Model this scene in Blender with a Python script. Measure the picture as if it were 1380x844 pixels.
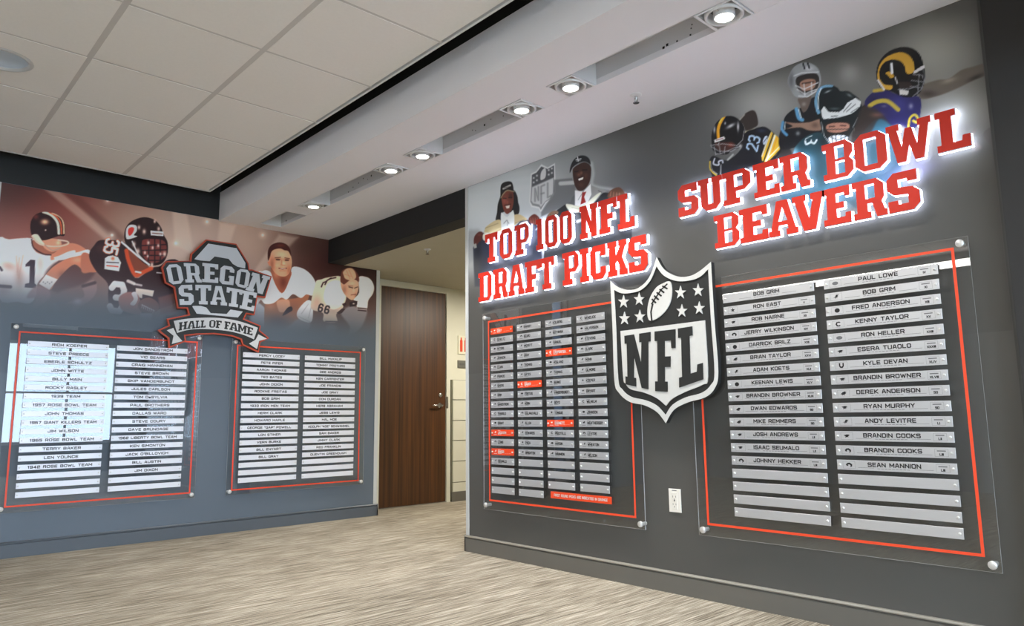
import bpy, math, random
import numpy as np
from mathutils import Vector, Matrix
from mathutils.geometry import tessellate_polygon

random.seed(7)
for o in list(bpy.data.objects):
    bpy.data.objects.remove(o)
scene = bpy.context.scene
COL = scene.collection

# ---------------------------------------------------------------- camera
FPX, YAW, PITCH, ROLL, EYE = 972.859, 0.744316, 0.142966, -0.011789, 0.87
_f = np.array([math.sin(YAW)*math.cos(PITCH), math.cos(YAW)*math.cos(PITCH), math.sin(PITCH)])
_r0 = np.array([math.cos(YAW), -math.sin(YAW), 0.0])
_u0 = np.cross(_r0, _f)
_r = _r0*math.cos(ROLL) + _u0*math.sin(ROLL)
_u = -_r0*math.sin(ROLL) + _u0*math.cos(ROLL)
EYEP = np.array([0.0, 0.0, EYE])
cam_d = bpy.data.cameras.new('camera')
cam = bpy.data.objects.new('camera', cam_d)
COL.objects.link(cam)
M = Matrix(((_r[0], _u[0], -_f[0], 0), (_r[1], _u[1], -_f[1], 0), (_r[2], _u[2], -_f[2], EYE), (0, 0, 0, 1)))
cam.matrix_world = M
cam_d.sensor_fit = 'HORIZONTAL'
cam_d.sensor_width = 36.0
cam_d.lens = FPX/1380*36.0
cam_d.clip_start = 0.02
scene.camera = cam

# ---------------------------------------------------------------- world, exposure
SKY = 12.0
LAMP_SPOT = 40.0
LAMP_FILL = 24.0
scene.view_settings.view_transform = 'Standard'
scene.view_settings.look = 'None'
scene.view_settings.gamma = 1.0
scene.view_settings.use_curve_mapping = False
scene.view_settings.exposure = 0.3
world = bpy.data.worlds.new('daylight')
scene.world = world
world.use_nodes = True
_bg = world.node_tree.nodes['Background']
_bg.inputs[0].default_value = (0.62, 0.78, 1.0, 1)
_bg.inputs[1].default_value = SKY


def area_lamp(name, loc, rot, sx, sy, power, color, portal=False, spread=180):
    d = bpy.data.lights.new(name, 'AREA')
    d.shape = 'RECTANGLE'; d.size = sx; d.size_y = sy
    d.energy = power; d.color = color
    d.spread = math.radians(spread)
    if portal:
        d.cycles.is_portal = True
    o = bpy.data.objects.new(name, d)
    o.location = loc; o.rotation_euler = rot
    COL.objects.link(o)
    return o

# ---------------------------------------------------------------- room dimensions (metres)
XA = 3.10      # long wall with the boards on the right
YB = 5.805     # wall with the hall of fame boards
YC = 3.83      # free corner of the right wall
YE = 0.685     # near end of the printed wall covering
ZC = 2.475     # plaster soffit
ZT = 2.652     # tile ceiling
ZP = 2.95      # dark plenum above the ceilings
XL, YBACK = -3.0, -3.0

# ---------------------------------------------------------------- projection helpers
def ray(x, y):
    return _r*(x-690)/FPX - _u*(y-422)/FPX + _f
class FrameA:            # right wall: u runs to the right as seen (= -Y), v up, n into the room
    def p(self, u, v, n=0.0): return (XA-n, -u, v)
    def from_px(self, x, y, n=0.0):
        d = ray(x, y); t = (XA-n)/d[0]; P = EYEP + d*t
        return (-P[1], P[2])
class FrameB:            # front wall with hall of fame: u = X
    def p(self, u, v, n=0.0): return (u, YB-n, v)
    def from_px(self, x, y, n=0.0):
        d = ray(x, y); t = (YB-n)/d[1]; P = EYEP + d*t
        return (P[0], P[2])
FA, FB = FrameA(), FrameB()
def project(P):
    q = np.asarray(P) - EYEP
    w = q @ _f
    return 690+FPX*(q @ _r)/w, 422-FPX*(q @ _u)/w

# ---------------------------------------------------------------- object helpers
def lin(c):
    return tuple((v/12.92 if v <= 0.04045 else ((v+0.055)/1.055)**2.4) for v in [k/255 for k in c])
def empty(name, loc=(0, 0, 0), parent=None):
    o = bpy.data.objects.new(name, None); o.location = loc
    o.empty_display_size = 0.05
    COL.objects.link(o)
    if parent: o.parent = parent
    return o
def tag(o, label=None, cat=None, group=None, kind=None):
    if label: o['label'] = label
    if cat: o['category'] = cat
    if group: o['group'] = group
    if kind: o['kind'] = kind
    return o
class MB:
    def __init__(s): s.v = []; s.f = []; s.m = []; s.mi = 0; s.smooth = []; s.sm = False
    def add(s, vs, fs):
        b = len(s.v); s.v += [tuple(map(float, p)) for p in vs]
        for f in fs: s.f.append(tuple(b+i for i in f)); s.m.append(s.mi); s.smooth.append(s.sm)
        return s
    def box(s, x0, y0, z0, x1, y1, z1):
        x0, x1 = sorted((x0, x1)); y0, y1 = sorted((y0, y1)); z0, z1 = sorted((z0, z1))
        v = [(x, y, z) for z in (z0, z1) for y in (y0, y1) for x in (x0, x1)]
        return s.add(v, [(0, 2, 3, 1), (4, 5, 7, 6), (0, 1, 5, 4), (2, 6, 7, 3), (0, 4, 6, 2), (1, 3, 7, 5)])
    def fbox(s, F, u0, v0, u1, v1, n0, n1, bev=0.0):
        """box on a wall frame, optional chamfer of the front edge"""
        b = bev
        ring0 = [(u0, v0), (u1, v0), (u1, v1), (u0, v1)]
        ring1 = [(u0+b, v0+b), (u1-b, v0+b), (u1-b, v1-b), (u0+b, v1-b)]
        vs = [F.p(u, v, n0) for u, v in ring0] + [F.p(u, v, n1-b) for u, v in ring0]
        fs = [(3, 2, 1, 0)] + [(i, (i+1) % 4, 4+(i+1) % 4, 4+i) for i in range(4)]
        if b:
            vs += [F.p(u, v, n1) for u, v in ring1]
            fs += [(4+i, 4+(i+1) % 4, 8+(i+1) % 4, 8+i) for i in range(4)] + [(8, 9, 10, 11)]
        else:
            fs += [(4, 5, 6, 7)]
        return s.add(vs, fs)
    def prism(s, F, loops, n0, n1, back=False):
        """extruded outline (first loop) with holes (other loops)"""
        ls = []
        for i, l in enumerate(loops):
            a = sum(l[k][0]*l[(k+1) % len(l)][1]-l[(k+1) % len(l)][0]*l[k][1] for k in range(len(l)))
            ls.append(list(l) if (a > 0) == (i == 0) else list(reversed(l)))
        flat = [q for l in ls for q in l]
        tris = tessellate_polygon([[Vector((q[0], q[1], 0)) for q in l] for l in ls])
        n = len(flat)
        vs = [F.p(u, v, n1) for u, v in flat] + [F.p(u, v, n0) for u, v in flat]
        fs = []
        for t in tris:
            (a, b, c) = [flat[i] for i in t]
            ar = (b[0]-a[0])*(c[1]-a[1])-(b[1]-a[1])*(c[0]-a[0])
            if abs(ar) < 1e-12: continue
            if ar < 0: t = (t[0], t[2], t[1])
            fs.append(tuple(t))
            if back: fs.append((n+t[2], n+t[1], n+t[0]))
        k = 0
        for l in ls:
            m = len(l)
            for i in range(m):
                j = (i+1) % m
                fs.append((k+i, n+k+i, n+k+j, k+j))
            k += m
        return s.add(vs, fs)
    def lathe(s, origin, axis, prof, seg=16, cap=True):
        """prof: list of (radius, distance along axis)"""
        ax = Vector(axis).normalized()
        t = Vector((0, 0, 1)) if abs(ax.z) < .9 else Vector((1, 0, 0))
        a = ax.cross(t).normalized(); b = ax.cross(a)
        o = Vector(origin); vs = []
        for r, h in prof:
            for i in range(seg):
                w = 2*math.pi*i/seg
                vs.append(o+ax*h+a*(r*math.cos(w))+b*(r*math.sin(w)))
        fs = []
        for k in range(len(prof)-1):
            for i in range(seg):
                j = (i+1) % seg
                fs.append((k*seg+i, k*seg+j, (k+1)*seg+j, (k+1)*seg+i))
        if cap:
            fs.append(tuple(reversed(range(seg))))
            fs.append(tuple((len(prof)-1)*seg+i for i in range(seg)))
        return s.add(vs, fs)
    def mesh(s, name, mats):
        me = bpy.data.meshes.new(name)
        me.from_pydata(s.v, [], s.f)
        for m in (mats if isinstance(mats, (list, tuple)) else [mats]): me.materials.append(m)
        me.polygons.foreach_set('material_index', s.m)
        me.polygons.foreach_set('use_smooth', s.smooth)
        me.update()
        return me
    def build(s, name, mats, parent=None, kind=None, loc=None):
        o = bpy.data.objects.new(name, s.mesh(name, mats))
        COL.objects.link(o)
        if loc is not None: o.location = loc
        if parent:
            o.parent = parent
            # vertices are given in world space, so undo the parent's own place
            if loc is None:
                q = parent; off = Vector((0, 0, 0))
                while q: off += q.location; q = q.parent
                o.location = -off
        if kind: o['kind'] = kind
        return o
def link_copy(src, parent=None, loc=None):
    o = src.copy(); COL.objects.link(o)
    if parent is not None: o.parent = parent
    if loc is not None: o.location = loc
    return o

# ---------------------------------------------------------------- materials
MATS = {}
def nodes_of(name):
    m = bpy.data.materials.new(name); m.use_nodes = True
    nt = m.node_tree
    return m, nt, nt.nodes['Principled BSDF']
def mat(name, rgb, rough=0.6, metal=0.0, noise=0.0, nscale=8.0, bump=0.0, bscale=200.0, spec=0.5, emit=None, es=0.0, stretch=None, coat=0.0):
    if name in MATS: return MATS[name]
    m, nt, b = nodes_of(name)
    c = lin(rgb)
    b.inputs['Roughness'].default_value = rough
    b.inputs['Metallic'].default_value = metal
    b.inputs['Specular IOR Level'].default_value = spec
    b.inputs['Coat Weight'].default_value = coat
    tc = nt.nodes.new('ShaderNodeTexCoord')
    src = tc.outputs['Object']
    if stretch:
        mp = nt.nodes.new('ShaderNodeMapping'); mp.inputs['Scale'].default_value = stretch
        nt.links.new(src, mp.inputs[0]); src = mp.outputs[0]
    n = nt.nodes.new('ShaderNodeTexNoise'); n.inputs['Scale'].default_value = nscale; n.inputs['Detail'].default_value = 4
    nt.links.new(src, n.inputs['Vector'])
    r = nt.nodes.new('ShaderNodeValToRGB')
    k = noise if noise else 0.015
    r.color_ramp.elements[0].position = .3; r.color_ramp.elements[1].position = .7
    r.color_ramp.elements[0].color = tuple(v*(1-k) for v in c)+(1,)
    r.color_ramp.elements[1].color = tuple(min(1, v*(1+k)) for v in c)+(1,)
    nt.links.new(n.outputs[0], r.inputs[0]); nt.links.new(r.outputs[0], b.inputs['Base Color'])
    if bump:
        n2 = nt.nodes.new('ShaderNodeTexNoise'); n2.inputs['Scale'].default_value = bscale
        nt.links.new(src, n2.inputs['Vector'])
        bp = nt.nodes.new('ShaderNodeBump'); bp.inputs['Strength'].default_value = bump; bp.inputs['Distance'].default_value = .001
        nt.links.new(n2.outputs[0], bp.inputs['Height']); nt.links.new(bp.outputs[0], b.inputs['Normal'])
    if emit:
        b.inputs['Emission Color'].default_value = lin(emit)+(1,)
        b.inputs['Emission Strength'].default_value = es
    MATS[name] = m
    return m
WALLC = (83, 82, 79)
m_wall = mat('grey_wall_paint', WALLC, .42, noise=.03, nscale=3, bump=.15, bscale=400)
WALLF = (97, 107, 117)
m_wallf = mat('daylit_grey_wall_paint', WALLF, .42, noise=.03, nscale=3, bump=.15, bscale=400)  # grey wall with the blue cast of daylight mixed into its colour
m_dark = mat('dark_wall_paint', (66, 66, 64), .5, noise=.05, nscale=3)
m_black = mat('black_soffit_paint', (22, 23, 25), .7)
m_plaster = mat('white_plaster', (232, 230, 233), .75, noise=.01, nscale=2, bump=.1)
m_tile = mat('ceiling_tile_white', (240, 236, 231), .9, noise=.012, nscale=60, bump=.25, bscale=500)
m_grid = mat('ceiling_grid_grey', (205, 200, 195), .5)
m_base = mat('rubber_baseboard_grey', (104, 101, 94), .4)
m_lip = mat('baseboard_lip_highlight', (150, 145, 134), .28)  # lip coloured paler than the board as a painted highlight
m_bead = mat('corner_bead_white', (200, 202, 200), .4)
m_cream = mat('cream_paint', (216, 214, 196), .6, noise=.02)
m_creamceil = mat('corridor_ceiling_paint', (190, 184, 164), .8)
m_slot = mat('slot_inside_grey', (206, 206, 208), .6)
m_white = mat('white_metal', (222, 222, 222), .35)
m_standoff = mat('satin_aluminium_standoff', (225, 224, 220), .35, metal=.5)
m_chrome = mat('brushed_steel', (205, 205, 205), .22, metal=1.0)
m_lampglow = mat('lamp_glow', (255, 255, 250), .5, emit=(255, 250, 240), es=14)
m_plate = mat('brushed_aluminium', (208, 208, 209), .34, metal=.55, noise=.03, nscale=30, stretch=(.5, .5, 60))
m_plate_w = mat('satin_white_plate', (232, 233, 238), .32, metal=.1)
m_base_f = mat('blue_grey_baseboard', (88, 94, 100), .4)
m_plate_o = mat('orange_plate', (235, 74, 30), .4)
m_ink = mat('black_ink', (24, 24, 26), .6)
m_ink2 = mat('grey_ink', (110, 110, 112), .6)
m_inkw = mat('white_ink', (235, 235, 235), .6)
m_line = mat('orange_red_border', (238, 76, 40), .45)
m_red = mat('red_letter_face', (204, 38, 12), .55)
m_redside = mat('white_letter_return', (235, 235, 240), .5)
m_halo = mat('white_led_halo', (255, 255, 255), .5, emit=(222, 230, 255), es=6)
m_silver = mat('brushed_silver_sign', (218, 218, 214), .4, metal=.2, noise=.02, nscale=40)
m_silver2 = mat('pale_silver_sign', (208, 212, 217), .45, metal=.1, noise=.02)
m_signblack = mat('sign_black', (36, 37, 36), .5)
m_signcharcoal = mat('sign_charcoal', (46, 51, 52), .5)
m_signwhite = mat('sign_white', (214, 214, 214), .5)
m_orange_edge = mat('sign_orange_edge', (196, 74, 44), .5)
m_outlet = mat('ivory_outlet', (236, 232, 222), .35)
m_hole = mat('dark_hole', (12, 12, 12), .8)

def wood():
    m, nt, b = nodes_of('dark_walnut_veneer')
    tc = nt.nodes.new('ShaderNodeTexCoord')
    mp = nt.nodes.new('ShaderNodeMapping'); mp.inputs['Scale'].default_value = (26, 26, .55)
    n = nt.nodes.new('ShaderNodeTexNoise'); n.inputs['Scale'].default_value = 1.6; n.inputs['Detail'].default_value = 6; n.inputs['Distortion'].default_value = .4
    r = nt.nodes.new('ShaderNodeValToRGB')
    r.color_ramp.elements[0].position = .3; r.color_ramp.elements[0].color = lin((54, 32, 14))+(1,)
    r.color_ramp.elements[1].position = .75; r.color_ramp.elements[1].color = lin((98, 58, 25))+(1,)
    nt.links.new(tc.outputs['Object'], mp.inputs[0]); nt.links.new(mp.outputs[0], n.inputs['Vector'])
    nt.links.new(n.outputs[0], r.inputs[0]); nt.links.new(r.outputs[0], b.inputs['Base Color'])
    b.inputs['Roughness'].default_value = .42
    return m
m_wood = wood()

def carpet():
    m, nt, b = nodes_of('streaked_carpet')
    L = nt.links.new
    tc = nt.nodes.new('ShaderNodeTexCoord')
    def noise(scale, sx, sy, det):
        mp = nt.nodes.new('ShaderNodeMapping'); mp.inputs['Scale'].default_value = (sx, sy, 1)
        mp.inputs['Rotation'].default_value = (0, 0, math.radians(1.5))
        n = nt.nodes.new('ShaderNodeTexNoise'); n.inputs['Scale'].default_value = scale; n.inputs['Detail'].default_value = det
        n.inputs['Roughness'].default_value = .65
        L(tc.outputs['Object'], mp.inputs[0]); L(mp.outputs[0], n.inputs['Vector'])
        return n.outputs[0]
    a = noise(10, .28, 7.5, 3); c = noise(10, .55, 20, 3); d = noise(420, 1, 1, 2); e = noise(1.1, .8, 2.2, 2)
    def mix(x, y, f):
        q = nt.nodes.new('ShaderNodeMix'); q.data_type = 'FLOAT'; q.inputs[0].default_value = f
        L(x, q.inputs[2]); L(y, q.inputs[3]); return q.outputs[0]
    s = mix(mix(mix(a, c, .52), d, .22), e, .10)
    r = nt.nodes.new('ShaderNodeValToRGB')
    el = r.color_ramp.elements
    el[0].position = .41; el[0].color = lin((86, 79, 68))+(1,)
    el[1].position = .585; el[1].color = lin((220, 211, 194))+(1,)
    k = el.new(.465); k.color = lin((138, 128, 112))+(1,)
    k = el.new(.52); k.color = lin((174, 164, 146))+(1,)
    L(s, r.inputs[0]); L(r.outputs[0], b.inputs['Base Color'])
    b.inputs['Roughness'].default_value = .95
    b.inputs['Specular IOR Level'].default_value = .15
    bp = nt.nodes.new('ShaderNodeBump'); bp.inputs['Strength'].default_value = .6; bp.inputs['Distance'].default_value = .004
    L(s, bp.inputs['Height']); L(bp.outputs[0], b.inputs['Normal'])
    return m
m_carpet = carpet()

def clear(name, tint, ior, extra=0.0, extracol=(1, 1, 1)):
    """thin clear sheet: see-through, with Fresnel reflection on the outer faces"""
    m = bpy.data.materials.new(name); m.use_nodes = True
    nt = m.node_tree; nt.nodes.clear(); L = nt.links.new
    out = nt.nodes.new('ShaderNodeOutputMaterial')
    tr = nt.nodes.new('ShaderNodeBsdfTransparent'); tr.inputs[0].default_value = tuple(tint)+(1,)
    gl = nt.nodes.new('ShaderNodeBsdfGlossy'); gl.inputs['Roughness'].default_value = 0.0
    fr = nt.nodes.new('ShaderNodeFresnel'); fr.inputs[0].default_value = ior
    ge = nt.nodes.new('ShaderNodeNewGeometry')
    mu = nt.nodes.new('ShaderNodeMath'); mu.operation = 'SUBTRACT'; mu.use_clamp = True
    L(fr.outputs[0], mu.inputs[0]); L(ge.outputs['Backfacing'], mu.inputs[1])
    mx = nt.nodes.new('ShaderNodeMixShader')
    L(mu.outputs[0], mx.inputs[0]); L(tr.outputs[0], mx.inputs[1]); L(gl.outputs[0], mx.inputs[2])
    last = mx.outputs[0]
    if extra:
        df = nt.nodes.new('ShaderNodeBsdfDiffuse'); df.inputs[0].default_value = tuple(extracol)+(1,)
        m2 = nt.nodes.new('ShaderNodeMixShader'); m2.inputs[0].default_value = extra
        L(last, m2.inputs[1]); L(df.outputs[0], m2.inputs[2]); last = m2.outputs[0]
    L(last, out.inputs[0])
    return m
m_acrylic = clear('clear_acrylic', (.94, .945, .945), 1.95)
m_acrylic_edge = clear('acrylic_cut_edge', (.95, .97, .97), 1.5, .45, (.8, .82, .82))
m_glass_dim = clear('tinted_glass', (.22, .26, .30), 1.45)
m_glass = clear('window_glass', (.96, .98, .98), 1.45)
m_print = None

def vmat(name, rough, coat=0.0):
    m, nt, b = nodes_of(name)
    at = nt.nodes.new('ShaderNodeAttribute'); at.attribute_name = 'print'
    nt.links.new(at.outputs['Color'], b.inputs['Base Color'])
    b.inputs['Roughness'].default_value = rough
    b.inputs['Specular IOR Level'].default_value = .35
    return m
m_print = vmat('printed_vinyl', .45)

# ================================================================ SETTING
X_R = 4.9          # the room opens to the right of the near wall end
# floor
b = MB(); b.box(XL-.1, YBACK-.1, -.1, 9.0, 8.0, 0)
b.build('floor', m_carpet, kind='structure')

# right wall (its near end returns to the wide part of the room)
b = MB(); b.box(XA, -.6, 0, XA+.16, YC, ZC); b.mi = 1
o = b.build('wall_right', [m_wall, m_dark], kind='structure')
b = MB(); b.box(XA-.001, -.6, .105, XA+.0, YE-.002, ZC-.002)
b.build('dark_paint', m_dark, parent=o)
# header over the corridor opening
b = MB(); b.box(XA, YC, 2.262, XA+.16, YB, ZC); b.build('trim_1', m_black, kind='structure')
# front wall
WF0, WF1 = .14, 3.64
WM0 = .655     # left edge of the mural
b = MB(); b.box(WF0, YB, 0, WF1, YB+.33, ZC+.012); b.build('wall_front', m_wallf, kind='structure')
b = MB(); b.box(XL, YB-.0015, ZC+.012, 2.116, YB+.33, ZP); b.build('trim_2', mat('charcoal_band', (31, 34, 36), .6), kind='structure')
b = MB(); b.box(XL, YB, 0, -.16, YB+.15, ZC+.012)
b.box(-.16, YB, 0, WF0, YB+.15, .12); b.build('wall_front_left', m_wallf, kind='structure')
# other walls behind and beside the camera
b = MB(); b.box(XL-.15, YBACK, 0, XL, YB+.15, ZP); b.build('wall_left', mat('offwhite_paint', (176, 176, 176), .7), kind='structure')
WBX0, WBX1, WBZ0, WBZ1 = -2.5, 3.62, .5, 2.25
b = MB(); b.box(XL-.15, YBACK-.15, 0, WBX0, YBACK, ZP); b.box(WBX1, YBACK-.15, 0, X_R, YBACK, ZP)
b.box(WBX0, YBACK-.15, 0, WBX1, YBACK, WBZ0); b.box(WBX0, YBACK-.15, WBZ1, WBX1, YBACK, ZP)
b.build('wall_back', mat('back_wall_paint', (110, 110, 110), .7), kind='structure')
b = MB(); b.box(X_R, YBACK-.15, 0, X_R+.15, -.45, ZP); b.box(XA+.16, -.6, 0, X_R, -.45, ZP)
b.build('wall_right_near', m_dark, kind='structure')
b = MB(); b.box(3.0, -.6, 0, XA-.0015, .652, ZC); b.build('trim_5', mat('black_brown_pilaster', (38, 37, 36), .6), kind='structure')
b = MB(); b.box(2.45, -.6, 2.1, 3.0, .36, ZC); b.build('added_shade_box', m_black, kind='structure')  # unseen box added to keep lamp light off the strip beside it

def window(name, axis, a0, a1, z0, z1, c0, cols, rows, depth=.06, glass=None):
    """framed window in a wall; axis 'x' = spans X at y=c0"""
    b = MB(); fw = .05
    def bx(p0, p1, q0, q1, d0=0, d1=depth):
        b.box(p0, c0-d1, q0, p1, c0-d0, q1)
    bx(a0, a1, z0, z0+fw); bx(a0, a1, z1-fw, z1); bx(a0, a0+fw, z0, z1); bx(a1-fw, a1, z0, z1)
    w = b.build(name, m_white, kind='structure')
    b = MB()
    for i in range(1, cols):
        x = a0+(a1-a0)*i/cols; bx(x-.018, x+.018, z0+fw, z1-fw, .01, .05)
    for j in range(1, rows):
        z = z0+(z1-z0)*j/rows; bx(a0+fw, a1-fw, z-.018, z+.018, .012, .048)
    b.build('glazing_bar', m_white, parent=w)
    for i in range(cols):
        for j in range(rows):
            b = MB()
            x0 = a0+(a1-a0)*i/cols+.016; x1 = a0+(a1-a0)*(i+1)/cols-.016
            y0 = z0+(z1-z0)*j/rows+.016; y1 = z0+(z1-z0)*(j+1)/rows-.016
            b.box(x0, c0-.034, y0, x1, c0-.028, y1); b.build('window_pane', glass or m_glass, parent=w)
    return w
window('window_1', 'x', -.16, WF0, .12, 2.487, YB+.1, 1, 2, glass=m_glass_dim)
window('window_2', 'x', WBX0, WBX1, WBZ0, WBZ1, YBACK-.04, 8, 2)
# outside ground seen through the windows
b = MB(); b.box(-30, -40, -.9, 30, YBACK-.6, -.6); b.box(-30, 8.2, -.9, 30, 45, -.6)
b.build('ground_outside', mat('pale_paving', (150, 150, 146), .9), kind='structure')

# ceilings --------------------------------------------------------
b = MB(); b.box(XL, YBACK, ZP, 9, 8, ZP+.05)
b.build('ceiling_void', mat('plenum_black', (10, 10, 11), .9), kind='structure')
TX1, TY1 = 1.96, 5.615
ceil = empty('ceiling_tiles'); ceil['kind'] = 'structure'
xs = [TX1]+[1.351-.609*k for k in range(8)]
ys = [TY1, 5.112]+[5.112-.6275*k for k in range(1, 14)]
xs = [x for x in xs if x > XL-.01]; xs.append(XL)
ys = [y for y in ys if y > YBACK]; ys.append(YBACK)
DOME = (.42, 4.16)
for i in range(len(xs)-1):
    for j in range(len(ys)-1):
        x1, x0, y1, y0 = xs[i], xs[i+1], ys[j], ys[j+1]
        if x1-x0 < .05 or y1-y0 < .05: continue
        g = .009; e = .012
        b = MB()
        if x0 < DOME[0] < x1 and y0 < DOME[1] < y1:
            # tile cut round the recessed fitting
            ring = [(DOME[0]+.118*math.cos(t*math.pi/12), DOME[1]+.118*math.sin(t*math.pi/12)) for t in range(24)]
            outer = [(x0+g, y0+g), (x1-g, y0+g), (x1-g, y1-g), (x0+g, y1-g)]
            class FC:
                def p(s, u, v, n=0): return (u, v, ZT-n)
            b.prism(FC(), [outer, ring], -.014, .003)
            b.f = [tuple(reversed(q)) for q in b.f]
        else:
            h = .014
            vs = [(x0+h, y0+g, ZT-.003), (x1-h, y0+g, ZT-.003), (x1-h, y1-g, ZT-.003), (x0+h, y1-g, ZT-.003),
                  (x0+g, y0+g, ZT+.014), (x1-g, y0+g, ZT+.014), (x1-g, y1-g, ZT+.014), (x0+g, y1-g, ZT+.014)]
            b.add(vs, [(3, 2, 1, 0), (4, 5, 6, 7), (0, 1, 5, 4), (1, 2, 6, 5), (2, 3, 7, 6), (3, 0, 4, 7)])
        b.build('ceiling_tile', m_tile, parent=ceil)
for x in xs[1:-1]:
    b = MB(); b.box(x-.016, YBACK, ZT-.0015, x+.016, TY1, ZT+.02); b.build('grid_bar', m_grid, parent=ceil)
for y in ys[1:-1]:
    b = MB(); b.box(XL, y-.010, ZT-.001, TX1, y+.010, ZT+.02); b.build('grid_bar', m_grid, parent=ceil)
b = MB(); b.box(TX1, YBACK, ZT-.006, TX1+.012, TY1+.012, ZT+.055); b.build('edge_trim', m_white, parent=ceil)
b = MB(); b.box(XL, TY1, ZT-.006, TX1, TY1+.012, ZT+.055); b.build('edge_trim', m_white, parent=ceil)

# plaster soffit with the lighting slot
SX0, SX1 = 2.402, 2.578
BX = 2.116
b = MB()
b.box(BX, YBACK, ZC, SX0, YB, ZC+.03); b.box(SX1, YBACK, ZC, XA+.16, YB, ZC+.03)
b.box(SX0, 5.66, ZC, SX1, YB, ZC+.03)
b.box(XA+.16, YBACK, ZC, X_R, -.45, ZC+.03)
for y0, y1 in ((5.003, 5.2), (3.588, 3.764), (2.348, 2.523), (1.155, 1.325), (-.3, .9), (-3, -1.2)):
    b.box(SX0, y0, ZC+.0015, SX1, y1, ZC+.03)
b.build('ceiling_soffit', m_plaster, kind='structure')
b = MB(); b.box(BX-.001, YBACK, ZC+.0005, BX+.012, YB, 2.715); b.build('ceiling_beam_side', m_plaster, kind='structure')
b = MB(); b.box(BX+.001, YBACK, 2.715, BX+.012, YB, ZP); b.build('ceiling_beam_gap_shade', mat('gap_shade_black', (12, 12, 13), .9), kind='structure')  # black colour paints in the shade of the gap beside the tiles
b = MB()
D = .11
b.box(SX0-.006, YBACK, ZC+.03, SX0, 5.66, ZC+D); b.box(SX1, YBACK, ZC+.03, SX1+.006, 5.66, ZC+D)
b.box(SX0, YBACK, ZC+D, SX1, 5.66, ZC+D+.01)
sl = b.build('ceiling_slot', m_slot, kind='structure')
for y in (5.656, 5.196, 4.820, 3.937, 3.410, 2.697, 2.169, 1.503):
    b = MB(); b.box(SX0, y, ZC+.001, SX1, y+.004, ZC+D); b.build('end_plate', m_white, parent=sl)
b = MB()
for y0, y1 in ((1.55, 2.12), (2.75, 3.36), (3.98, 4.75), (5.25, 5.6)):
    for k in range(6):
        y = y0+(y1-y0)*(.08+.84*random.random()); z = ZC+.03+random.random()*.06; r = random.choice((.003, .004, .006))
        b.box(SX1-.0006, y-r, z-r, SX1, y+r, z+r)
b.build('screw_hole', m_hole, parent=sl, kind='stuff')

# corridor ----------------------------------------------------------
YD = 6.15
b = MB(); b.box(WF1-.1, YD, 0, 3.80, YD+.15, 2.3); b.box(3.80, YD, 2.245, 4.735, YD+.15, 2.3); b.box(3.80, YD+.08, 0, 4.735, YD+.15, 2.245)
b.box(4.735, YD+.012, 0, 9, YD+.15, 2.3); b.build('wall_corridor', m_cream, kind='structure')
b = MB(); b.box(XA+.16, YC-1.0, 2.262, 9, 8, 2.30); b.build('ceiling_corridor', m_creamceil, kind='structure')
b = MB(); b.box(8.9, -.45, 0, 9, 8, 2.5); b.box(XA+.16, YC-1.0, 0, 9, YC-.9, 2.5)
b.build('wall_corridor_end', m_cream, kind='structure')
wcor = bpy.data.objects['wall_corridor']
zj = [.0, .194, .413, .629, .839, 1.058, 1.272]
b = MB()
for k in range(6):
    x = 4.778
    first = .20 if k % 2 else .40
    while x < 6.6:
        w = first if x < 4.78 else .40
        bb = MB()
        z0 = zj[k]+.004 if k else 0.0
        bb.box(x, YD-.018, z0, x+w-.006, YD+.012, zj[k+1]-.004)
        bb.build('concrete_block', m_cream, parent=wcor)
        x += w
b = MB(); b.box(4.765, YD-.006, 0, 6.6, YD+.012, 1.272); b.build('mortar', mat('mortar_shadow_grey', (120, 118, 100), .8), parent=wcor)
b = MB(); b.box(4.755, YD-.03, 0, 6.6, YD-.018, .1); b.build('baseboard_corridor', m_base, kind='structure')

# door -----------------------------------------------------------------
fr = MB()
fr.box(4.69, YD-.02, 0, 4.74, YD+.07, 2.258); fr.box(3.84, YD-.02, 0, 3.87, YD+.07, 2.258)
fr.box(3.87, YD-.02, 2.195, 4.69, YD+.07, 2.258)
door = empty('door_1', (4.28, YD, 0)); door['kind'] = 'structure'
fr.build('door_frame', m_cream, parent=door)
b = MB(); b.box(3.872, YD-.002, .012, 4.688, YD+.042, 2.193); leaf = b.build('door_leaf', m_wood, parent=door)
b = MB(); b.box(3.86, YD-.01, 0, 4.70, YD+.05, .009); b.build('threshold', m_chrome, parent=door)
b = MB(); b.box(4.688, YD-.024, .97, 4.71, YD-.019, 1.09); b.build('strike_plate', m_chrome, parent=door)
b = MB(); b.sm = True
b.lathe((4.615, YD-.001, .998), (0, -1, 0), [(.03, 0), (.03, .008), (.014, .012), (.012, .045), (.0, .05)], 20, False)
b.lathe((4.622, YD-.042, .998), (-1, 0, 0), [(.008, 0), (.010, .01), (.009, .1), (.007, .125), (0, .128)], 14, False)
b.build('door_handle', m_chrome, parent=leaf)
b = MB(); b.sm = True
b.lathe((4.62, YD-.001, 1.105), (0, -1, 0), [(.024, 0), (.024, .01), (.017, .016), (0, .017)], 20, False)
b.build('deadbolt', m_chrome, parent=leaf)

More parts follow.
